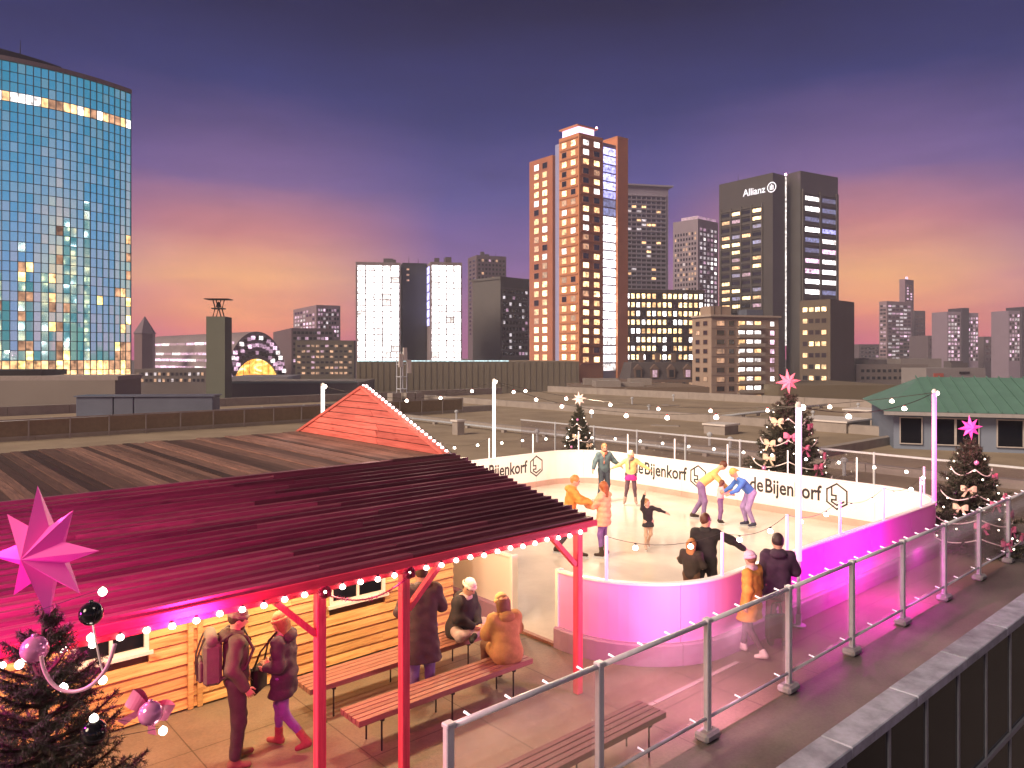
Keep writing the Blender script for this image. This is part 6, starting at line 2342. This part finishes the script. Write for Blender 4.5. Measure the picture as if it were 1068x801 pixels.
            T.append(('c', tuple(J['che'] - v3(0, 0, .05) * s), tuple(J['pel'] + v3(0, .0, .05) * s), .135 * s, .165 * s))
            T.append(('c', tuple(J['pel'] + v3(.05, 0, -.02) * s), tuple(J['pel'] + v3(-.05, 0, -.02) * s), .15 * s, .15 * s))
            cut = ((0, 0, pose.get('seatz', 0.0)), (0, 0, 1))
        garment('coat' if kind == 'coat' else 'jacket', T, col, cut=cut, k=.03 if pose.get('sit') else .016, fold=.004 if (kind == 'jersey' or pose.get('sit')) else .008, quilt=wear.get('quilt', 0.0))
        if kind != 'jersey' and not wear.get('scarf'):
            wear.setdefault('collar', tuple(min(1, c_ * 1.25) for c_ in col))
        if wear.get('collar'):
            garment('collar', [('c', tuple(J['nec'] + v3(.05, -.02, -.01) * s), tuple(J['nec'] + v3(-.05, -.02, -.01) * s), .062 * s, .062 * s), ('c', tuple(J['nec'] + v3(.04, .05, -.02) * s), tuple(J['nec'] + v3(-.04, .05, -.02) * s), .05 * s, .05 * s)], wear['collar'])
        if wear.get('hood'):
            garment('hood', [('e', tuple(J['nec'] + v3(0, -.085, -.02) * s), (.13 * s, .085 * s, .075 * s))], wear['hood'])
    if wear.get('skirt'):
        e = J['pel'] + v3(0, 0, -.14 * s)
        garment('skirt', [('c', tuple(J['pel'] + v3(sx * .05 * s, 0, .03 * s)), tuple(e + v3(sx * .07 * s, 0, 0)), .115 * s, .14 * s) for sx in (-1, 1)], wear['skirt'], cut=(tuple(e + v3(0, 0, -.03 * s)), (0, 0, 1)))
    if wear.get('scarf'):
        n_ = J['nec']
        garment('scarf', [('c', tuple(n_ + v3(.06, .0, .0) * s), tuple(n_ + v3(-.06, .0, .0) * s), .066 * s, .066 * s), ('c', tuple(n_ + v3(.03, .06, -.01) * s), tuple(n_ + v3(-.03, .06, -.01) * s), .052 * s, .052 * s), ('c', tuple(n_ + v3(.05, .10, -.05) * s), tuple(n_ + v3(.05, .12, -.32) * s), .035 * s, .03 * s)], wear['scarf'], fold=.006)
    hair = wear.get('hair')
    face = ('c', tuple(hp(0, .135, -.06)), tuple(hp(0, .13, .02)), .097 * s, .087 * s)
    if hair:
        col, style = hair
        T = [('e', tuple(hp(0, -.018, .035)), (.093 * s, .104 * s, .111 * s))]
        if style in ('long', 'bob'):
            L = .30 if style == 'long' else .14
            for sx in (-1, 0, 1):
                T.append(('c', tuple(hp(.05 * sx, -.05, 0)), tuple(hp(.06 * sx, -.075, -.02) + v3(0, 0, -L * s)), .055 * s, .045 * s))
        if style == 'bun':
            T.append(('e', tuple(hp(0, -.10, .09)), (.04 * s,) * 3))
        if style == 'tail':
            T.append(('c', tuple(hp(0, -.10, .05)), tuple(hp(0, -.16, -.10)), .03 * s, .015 * s))
        garment('hair', T, mat('hair_%d' % int(sum(col) * 1000), col, .55, var=.3, scale=40, bump=.4), subs=[face], fold=.003, rs=min(res, .016))
    hat = wear.get('hat')
    if hat:
        T = [('e', tuple(hp(0, -.012, .055)), (.093 * s, .106 * s, .104 * s))]
        garment('hat', T, hat, cut=(tuple(hp(0, 0, .035)), tuple(ux)), fold=.002, rs=min(res, .014))
        garment('hat_brim', [('c', tuple(hp(.085 * math.cos(k * .7), .098 * math.sin(k * .7) - .012, .047)), tuple(hp(.085 * math.cos(k * .7 + .7), .098 * math.sin(k * .7 + .7) - .012, .047)), .015 * s, .015 * s) for k in range(9)], hat, fold=0, rs=min(res, .014))
        if wear.get('pompom'):
            garment('pompom', [('e', tuple(hp(0, -.02, .165)), (.035 * s,) * 3)], wear['pompom'], fold=.004, rs=.014)
    if wear.get('beard'):
        garment('beard', [('e', tuple(hp(0, .03, -.07)), (.06 * s, .065 * s, .06 * s))], mat('beard_brown', (.06, .03, .015), .7, var=.2, scale=40), subs=[('e', tuple(hp(0, .10, -.03)), (.04 * s, .04 * s, .035 * s))], fold=.002, rs=.014)
    root['_h'] = 0
    del root['_h']
    return root, hands, J, s


SK = 0.03 + 0.052            # ice plus blade
SKATE_SHOE = (.05, .03, .025)


def place_people():
    D_ = camdir
    # 1 man with backpack
    p = gp(246, 797)
    person('bearded man in grey jacket and beanie standing at the plank wall', p, D_(.85, .42), 1.77,
           dict(kr=(.10, .02, .5), kl=(-.11, .05, .5), ar=(.11, -.03, .09), al=(-.13, .03, .09), er=(.26, -.07, 1.16), wr=(.24, .08, .92), el=(-.25, -.04, 1.15), wl=(-.2, .12, .95), nod=8),
           dict(top=('jacket', (.085, .075, .065)), trousers=(.06, .042, .05), shoes=(.22, .12, .08), shoe='sneaker', hat=(.20, .17, .15), hair=((.05, .03, .02), 'short'), beard=True, hood=(.08, .07, .06), loose_legs=.016), .015, 1)
    # his backpack
    t = thing('backpack', 'grey roll-top backpack worn by the man at the plank wall', 'backpack', (p[0], p[1], 0), math.atan2(*D_(.85, .42)[::-1]) - math.pi / 2)
    k1 = 1.77 / 1.75
    pk = cloth((.12, .11, .10))
    put('pack_body', MB().box(-.16, .16, -.35, -.155, .98, 1.44).mesh('pack_body', pk, bevel=.035), t)
    put('front_pocket', MB().box(-.125, .125, -.40, -.345, 1.02, 1.26).mesh('front_pocket', pk, bevel=.022), t)
    put('roll_top', MB().tube([(-.165, -.26, 1.475), (-.08, -.265, 1.485), (.08, -.26, 1.48), (.165, -.26, 1.47)], [.06, .068, .068, .06], 12).mesh('roll_top', cloth((.15, .14, .125)), smooth=True), t)
    for x in (-.09, .09):
        put('buckle_strap', MB().tube([(x, -.33, 1.5), (x, -.365, 1.42), (x, -.41, 1.28), (x, -.408, 1.05)], .011, 6).mesh('buckle_strap', cloth((.04, .036, .03))), t)
    for sx in (-1, 1):
        put('strap', MB().tube([(sx * .12, -.18, 1.44), (sx * .13, -.06, 1.52), (sx * .14, .10, 1.46), (sx * .15, .17, 1.32), (sx * .18, .08, 1.12), (sx * .14, -.17, 1.04)], .02, 6).mesh('strap', cloth((.06, .055, .05)), smooth=True), t)
    # 2 woman facing him
    p = gp(297, 781)
    person('woman in dark parka and purple leggings facing the man with backpack', p, D_(-.9, .12), 1.60,
           dict(kr=(.09, .12, .52), ar=(.09, .12, .09), kl=(-.08, -.02, .50), al=(-.08, -.32, .17), tl=(-.02, .11, -.10), er=(.22, .02, 1.14), wr=(.10, .22, 1.08), el=(-.23, -.02, 1.14), wl=(-.12, .2, 1.06), nod=-6, lean=3),
           dict(top=('coat', (.06, .04, .065)), hem=.70, quilt=.008, trousers=(.22, .10, .38), loose_legs=.0, shoes=(.34, .09, .09), hat=(.52, .26, .15), hair=((.30, .15, .07), 'bob'), scarf=(.55, .42, .38), hood=(.075, .045, .075)), .015, 2)
    hb = thing('shoulder_bag', 'black shoulder bag held by the woman in dark parka', 'bag', (p[0], p[1], 0), math.atan2(*D_(-.9, .12)[::-1]) - math.pi / 2)
    put('bag_body', MB().box(-.16, .14, .27, .36, .66, .98).mesh('bag_body', cloth((.015, .013, .015)), bevel=.03), hb)
    put('bag_strap', MB().tube([(-.15, .31, .97), (-.2, .2, 1.2), (-.13, .04, 1.41), (.0, .2, 1.25), (.12, .31, .97)], .012, 6).mesh('bag_strap', cloth((.02, .016, .018))), hb)
    # 3 long coat, back turned, under the eave
    person('person in long grey coat standing with back turned between the benches', (5.72, 8.27, 0), D_(-.35, .9), 1.83,
           dict(er=(.27, .06, 1.16), wr=(.14, .26, 1.24), el=(-.28, .04, 1.16), wl=(-.14, .25, 1.2), nod=10, lean=4),
           dict(top=('coat', (.07, .052, .06)), hem=.52, flare=.015, trousers=(.16, .13, .30), shoes=(.06, .04, .04), hair=((.06, .035, .02), 'short')), .016, 3)
    # 4 cross-legged
    person('man in dark hoodie and white beanie sitting cross-legged on the wall bench', (6.78, 8.86, .45), D_(.85, -.50), 1.72,
           dict(dz=-.84, sit=True, hr=(.09, 0, .10), hl=(-.09, 0, .10), kr=(.33, .24, .13), kl=(-.33, .24, .13), ar=(-.10, .30, .07), al=(.11, .34, .08), tr=(-.13, .05, -.02), tl=(.13, .05, -.02), lean=14, er=(.24, .14, .34), wr=(.06, .30, .20), el=(-.24, .14, .34), wl=(-.06, .32, .20), nod=2, seatz=-.02),
           dict(top=('jacket', (.025, .022, .032)), lap=.1, trousers=(.46, .36, .38), shoes=(.02, .02, .022), shoe='sneaker', hat=(.78, .70, .66), hair=((.05, .03, .02), 'short'), collar=(.6, .5, .5), hood=(.025, .022, .03)), .016, 4)
    # 5 tan coat, back to us
    person('person in tan hooded coat sitting on the near bench with back turned', (6.72, 7.70, .45), D_(-.45, .8), 1.70,
           dict(dz=-.84, sit=True, hr=(.09, 0, .10), hl=(-.09, 0, .10), kr=(.11, .42, .10), kl=(-.12, .42, .10), ar=(.11, .46, -.34), al=(-.13, .44, -.34), lean=12, er=(.25, .16, .36), wr=(.08, .34, .46), el=(-.25, .16, .36), wl=(-.08, .34, .44), nod=10, seatz=-.03),
           dict(top=('jacket', (.42, .25, .10)), lap=.55, trousers=(.16, .09, .06), shoes=(.10, .05, .03), hair=((.16, .07, .03), 'bob'), hat=(.66, .46, .22), hood=(.34, .19, .08)), .016, 5)
    # 6 skating man in orange jacket
    def ice(x, y):
        q = gp(x, y, SK - .05)
        return (q[0], q[1], SK)
    person('skater in orange jacket reaching out to the woman in peach coat', ice(594, 581), D_(.98, -.08), 1.82,
           dict(kr=(.10, .14, .52), ar=(.10, .22, .09), kl=(-.10, -.02, .50), al=(-.10, -.28, .12), tl=(-.02, .14, -.06), er=(.22, .22, 1.22), wr=(.16, .46, 1.16), el=(-.22, .2, 1.2), wl=(-.14, .44, 1.14), lean=8),
           dict(top=('jacket', (.66, .27, .05)), quilt=.014, trousers=(.09, .06, .09), shoes=SKATE_SHOE, shoe='skate', hair=((.45, .20, .05), 'short'), collar=(.62, .26, .06), hood=(.66, .28, .06)), .02, 6)
    person('skating woman in peach padded coat and purple leggings on the ice', ice(630, 582), D_(-.80, .55), 1.68,
           dict(kr=(.10, .06, .50), ar=(.14, .02, .09), kl=(-.10, .05, .5), al=(-.13, .0, .09), er=(.22, .18, 1.2), wr=(.12, .40, 1.14), el=(-.22, .16, 1.18), wl=(-.12, .38, 1.14)),
           dict(top=('coat', (.78, .36, .22)), hem=.72, quilt=.018, trousers=(.22, .10, .34), loose_legs=.0, shoes=SKATE_SHOE, shoe='skate', hair=((.28, .08, .02), 'long'), scarf=(.7, .4, .3)), .02, 7)
    person('skating man in teal patterned jacket on the far ice', ice(630, 524), D_(.25, -.9), 1.78,
           dict(kr=(.12, .06, .5), ar=(.17, -.02, .09), kl=(-.11, .03, .5), al=(-.10, -.08, .09), er=(.30, .03, 1.2), wr=(.40, .12, .99), el=(-.33, .0, 1.2), wl=(-.50, .06, 1.06)),
           dict(top=('jacket', (.07, .12, .14)), trousers=(.04, .06, .08), shoes=SKATE_SHOE, shoe='skate', hair=((.35, .12, .05), 'short'), beard=True, scarf=(.5, .2, .12)), .022, 8)
    person('skating woman in yellow top and hot pink skirt with arms spread', ice(658, 527), D_(-.15, -.95), 1.62,
           dict(kr=(.13, .06, .5), ar=(.20, -.0, .09), kl=(-.12, .03, .5), al=(-.16, -.02, .09), er=(.34, .02, 1.28), wr=(.56, .06, 1.18), el=(-.36, .02, 1.28), wl=(-.60, .06, 1.14)),
           dict(top=('jersey', (.85, .55, .22)), trousers=(.10, .06, .08), loose_legs=.0, skirt=(.85, .03, .28), shoes=(.4, .28, .24), shoe='skate', hair=((.75, .55, .22), 'long'), hat=(.8, .66, .45), scarf=(.2, .18, .16)), .022, 9)
    person('child figure skater in black dress with one arm raised', ice(676, 575), D_(.15, -.95), 1.18,
           dict(kr=(.09, .03, .5), ar=(.08, -.02, .09), kl=(-.09, .0, .52), al=(-.08, -.24, .20), tl=(-.02, .08, -.13), el=(-.36, .10, 1.36), wl=(-.60, .14, 1.26), er=(.20, .0, 1.66), wr=(.14, .04, 1.92), side=4, yaw=30),
           dict(top=('jersey', (.02, .018, .02)), trousers=(.55, .36, .28), loose_legs=-.006, skirt=(.03, .025, .028), shoes=(.5, .35, .3), shoe='skate', hair=((.30, .16, .07), 'bun')), .018, 10)
    q = at(736, 13.1)
    person('adult skater in black stretching one arm out over the near ice', (q[0], q[1], SK), D_(.35, .9), 1.76,
           dict(er=(.42, .08, 1.30), wr=(.62, .2, 1.14), el=(-.24, .06, 1.12), wl=(-.25, .2, .94), kr=(.13, .03, .5), ar=(.17, -.02, .09), kl=(-.12, .02, .5), al=(-.14, -.03, .09), yaw=-40, nod=8),
           dict(top=('jacket', (.016, .016, .018)), trousers=(.014, .014, .016), shoes=SKATE_SHOE, shoe='skate', hair=((.09, .025, .015), 'short')), .018, 11)
    q = at(721, 12.95)
    person('child in black jacket skating beside the adult in black', (q[0], q[1], SK), D_(.5, .75), 1.36,
           dict(er=(.25, .06, 1.16), wr=(.2, .2, 1.08), el=(-.26, .08, 1.2), wl=(-.36, .2, 1.2), kr=(.12, .02, .5), ar=(.15, -.02, .09)),
           dict(top=('jacket', (.03, .02, .018)), trousers=(.10, .05, .025), shoes=SKATE_SHOE, shoe='skate', hair=((.36, .15, .05), 'long')), .018, 12)
    person('man in yellow jumper bending forward to steady a child in pink', ice(731, 543), D_(.95, -.25), 1.80,
           dict(lean=48, dz=-.04, kr=(.12, .10, .5), ar=(.14, .06, .09), kl=(-.12, .02, .48), al=(-.14, -.22, .09), er=(.2, .56, .98), wr=(.16, .74, .80), el=(-.2, .54, .96), wl=(-.16, .74, .80), hea=(0, .56, 1.44), nec=(0, .42, 1.36)),
           dict(top=('jersey', (.85, .48, .16)), trousers=(.20, .13, .28), shoes=SKATE_SHOE, shoe='skate', hair=((.10, .03, .015), 'short')), .022, 13)
    person('child in pale pink jacket held up between two adults', ice(751, 547), D_(.95, -.1), 1.16,
           dict(er=(.24, .18, 1.24), wr=(.2, .44, 1.18), el=(-.24, .16, 1.24), wl=(-.2, .44, 1.2), lean=6),
           dict(top=('jacket', (.80, .42, .46)), trousers=(.20, .10, .26), shoes=(.03, .02, .02), shoe='skate', hair=((.14, .05, .03), 'bob')), .02, 14)
    person('woman in blue jacket leaning forward towards the child in pink', ice(783, 550), D_(-.95, -.2), 1.70,
           dict(lean=44, dz=-.05, kr=(.10, .18, .5), ar=(.12, .06, .09), kl=(-.10, .14, .48), al=(-.12, -.02, .09), er=(.2, .50, 1.02), wr=(.16, .72, .92), el=(-.2, .50, 1.02), wl=(-.16, .70, .92), hea=(0, .52, 1.44), nec=(0, .40, 1.34)),
           dict(top=('jersey', (.06, .16, .52)), trousers=(.32, .22, .46), shoes=(.04, .04, .08), shoe='skate', hair=((.62, .36, .10), 'tail')), .02, 15)
    # walkers
    p = gp(784, 684)
    person('walker in mustard coat and lilac beanie beside the magenta barrier', p, D_(-.55, .55), 1.60,
           dict(kr=(.09, .14, .52), ar=(.09, .20, .09), kl=(-.09, .02, .5), al=(-.09, -.26, .14), tl=(-.02, .13, -.08), er=(.24, .0, 1.14), wr=(.24, .1, .92), el=(-.24, -.06, 1.14), wl=(-.24, -.02, .9), yaw=-25),
           dict(top=('coat', (.56, .27, .05)), hem=.62, quilt=.01, flare=.02, trousers=(.06, .025, .05), loose_legs=.0, shoes=(.6, .5, .5), shoe='sneaker', hat=(.66, .46, .62), hair=((.2, .1, .05), 'short'), scarf=(.6, .40, .46)), .016, 16)
    person('walker in dark parka leaning at the barrier beside the mustard coat', (11.02, 6.12, 0), D_(.25, .9), 1.78,
           dict(kr=(.10, .03, .5), er=(.27, .08, 1.16), wr=(.22, .26, 1.08), el=(-.24, -.02, 1.14), wl=(-.24, .03, .88)),
           dict(top=('coat', (.045, .02, .05)), hem=.74, trousers=(.26, .05, .14), shoes=(.03, .02, .03), hair=((.04, .02, .025), 'short'), hood=(.05, .025, .055)), .016, 17)
    bp = thing('tote_bag', 'dark tote bag hanging beside the walker in dark parka', 'bag', (10.72, 5.98, 0), -.5)
    put('bag_body', MB().box(-.17, .17, -.06, .06, .24, .60).mesh('bag_body', cloth((.03, .015, .03)), bevel=.025), bp)
    put('bag_handle', MB().tube([(-.1, 0, .59), (-.07, 0, .78), (.07, 0, .78), (.1, 0, .59)], .01, 6).mesh('bag_handle', cloth((.03, .015, .03))), bp)


place_people()
# ------------------------------------------------------------------ lamps: the light of the bulb strings, light columns, LED strips and stars, plus one added fill by the near star
WARM = (1.0, 0.70, 0.38)
PINK = (1.0, 0.03, 0.24)
MAG = (1.0, 0.01, 0.64)
AX = (1, 0, 0)
for i, x in enumerate((0.3, 2.0, 3.7, 5.4, 7.15)):
    lamp('eave_bulb_glow', 'POINT', (x, BE + 1.75, ZE + 0.10), 120, WARM, 0.12)
# LED strip under the eave
lamp('eave_led_glow', 'AREA', (2.3, BE - 0.16, ZE - 0.10), 48, PINK, shape='RECTANGLE', size=10.4, size_y=0.05, aim=(2.3, BE + 0.10, 0.0), along=AX)
lamp('eave_led_glow', 'AREA', (2.3, BE - 0.30, ZE - 0.10), 34, PINK, shape='RECTANGLE', size=10.4, size_y=0.05, aim=(2.3, BE + 0.10, ZE + .1), along=AX)
# string bulbs over the ice
for x, y, e in ((11.5, 9.5, 270), (16.5, 9.5, 290), (12.0, 15.5, 640), (17.0, 15.5, 540)):
    lamp('ice_bulb_glow', 'POINT', (x, y, 3.45), e, (1.0, 0.74, 0.50), 0.35)
# magenta clip lights on the fence rail, thrown at the barrier
lamp('fence_clip_glow', 'AREA', (14.2, 5.30, 1.36), 165, MAG, shape='RECTANGLE', size=10.5, size_y=0.08, aim=(14.2, 6.6, 0.75), along=AX)
lamp('fence_clip_glow', 'AREA', (8.4, 5.30, 1.36), 75, (1.0, 0.34, 0.58), shape='RECTANGLE', size=3.0, size_y=0.08, aim=(8.8, 6.9, 0.5), along=AX)
# the near star glows on to the canopy roof behind it
sp_ = (NT[0], NT[1], zat(577, DN))
lamp('star_glow_fill', 'POINT', (sp_[0], sp_[1] + 0.30, sp_[2] + 0.15), 260, (1.0, 0.05, 0.38), 0.15)
q_ = camdir(-0.75, -0.55)
lamp('star_glow_fill', 'POINT', (sp_[0] + q_[0], sp_[1] + q_[1], sp_[2] - 0.25), 62, (1.0, 0.03, 0.60), 0.12)  # added lamp in front of the star, brightens its folds and the tree
for x_, D_s, y_, e_ in ((822, 25.2, 398, 60), (1012, 17.6, 446, 50)):
    p_ = at(x_, D_s - 0.9)
    lamp('star_glow_fill', 'POINT', (p_[0], p_[1], zat(y_, D_s)), e_, (1.0, 0.22, 0.42), 0.05)
# gable bulbs
for y in (11.5, 14.3):
    lamp('gable_bulb_glow', 'POINT', (CA1 + 0.35, y, 3.75), 18, (1.0, 0.62, 0.5), 0.1)
for y in (11.3, 12.95, 14.6):
    lamp('gable_bulb_glow', 'POINT', (CA1 - 0.9, y, 3.45), 10, (1.0, 0.62, 0.52), 0.1)

# ------------------------------------------------------------------ the hazy evening air
def haze():
    m = bpy.data.materials.new('evening_haze')
    m.use_nodes = True
    T = m.node_tree
    T.nodes.clear()
    pv = nd(T, 'ShaderNodeVolumePrincipled')
    pv.inputs['Color'].default_value = (0.78, 0.82, 1.0, 1)
    pv.inputs['Density'].default_value = 0.00048
    pv.inputs['Anisotropy'].default_value = 0.0
    out = nd(T, 'ShaderNodeOutputMaterial')
    T.links.new(pv.outputs[0], out.inputs['Volume'])
    o = put('haze', MB().box(-300, 900, -300, 900, -23, 110).mesh('haze', m))
    tag(o, 'thin evening haze over the whole city', 'haze', kind='stuff')


haze()
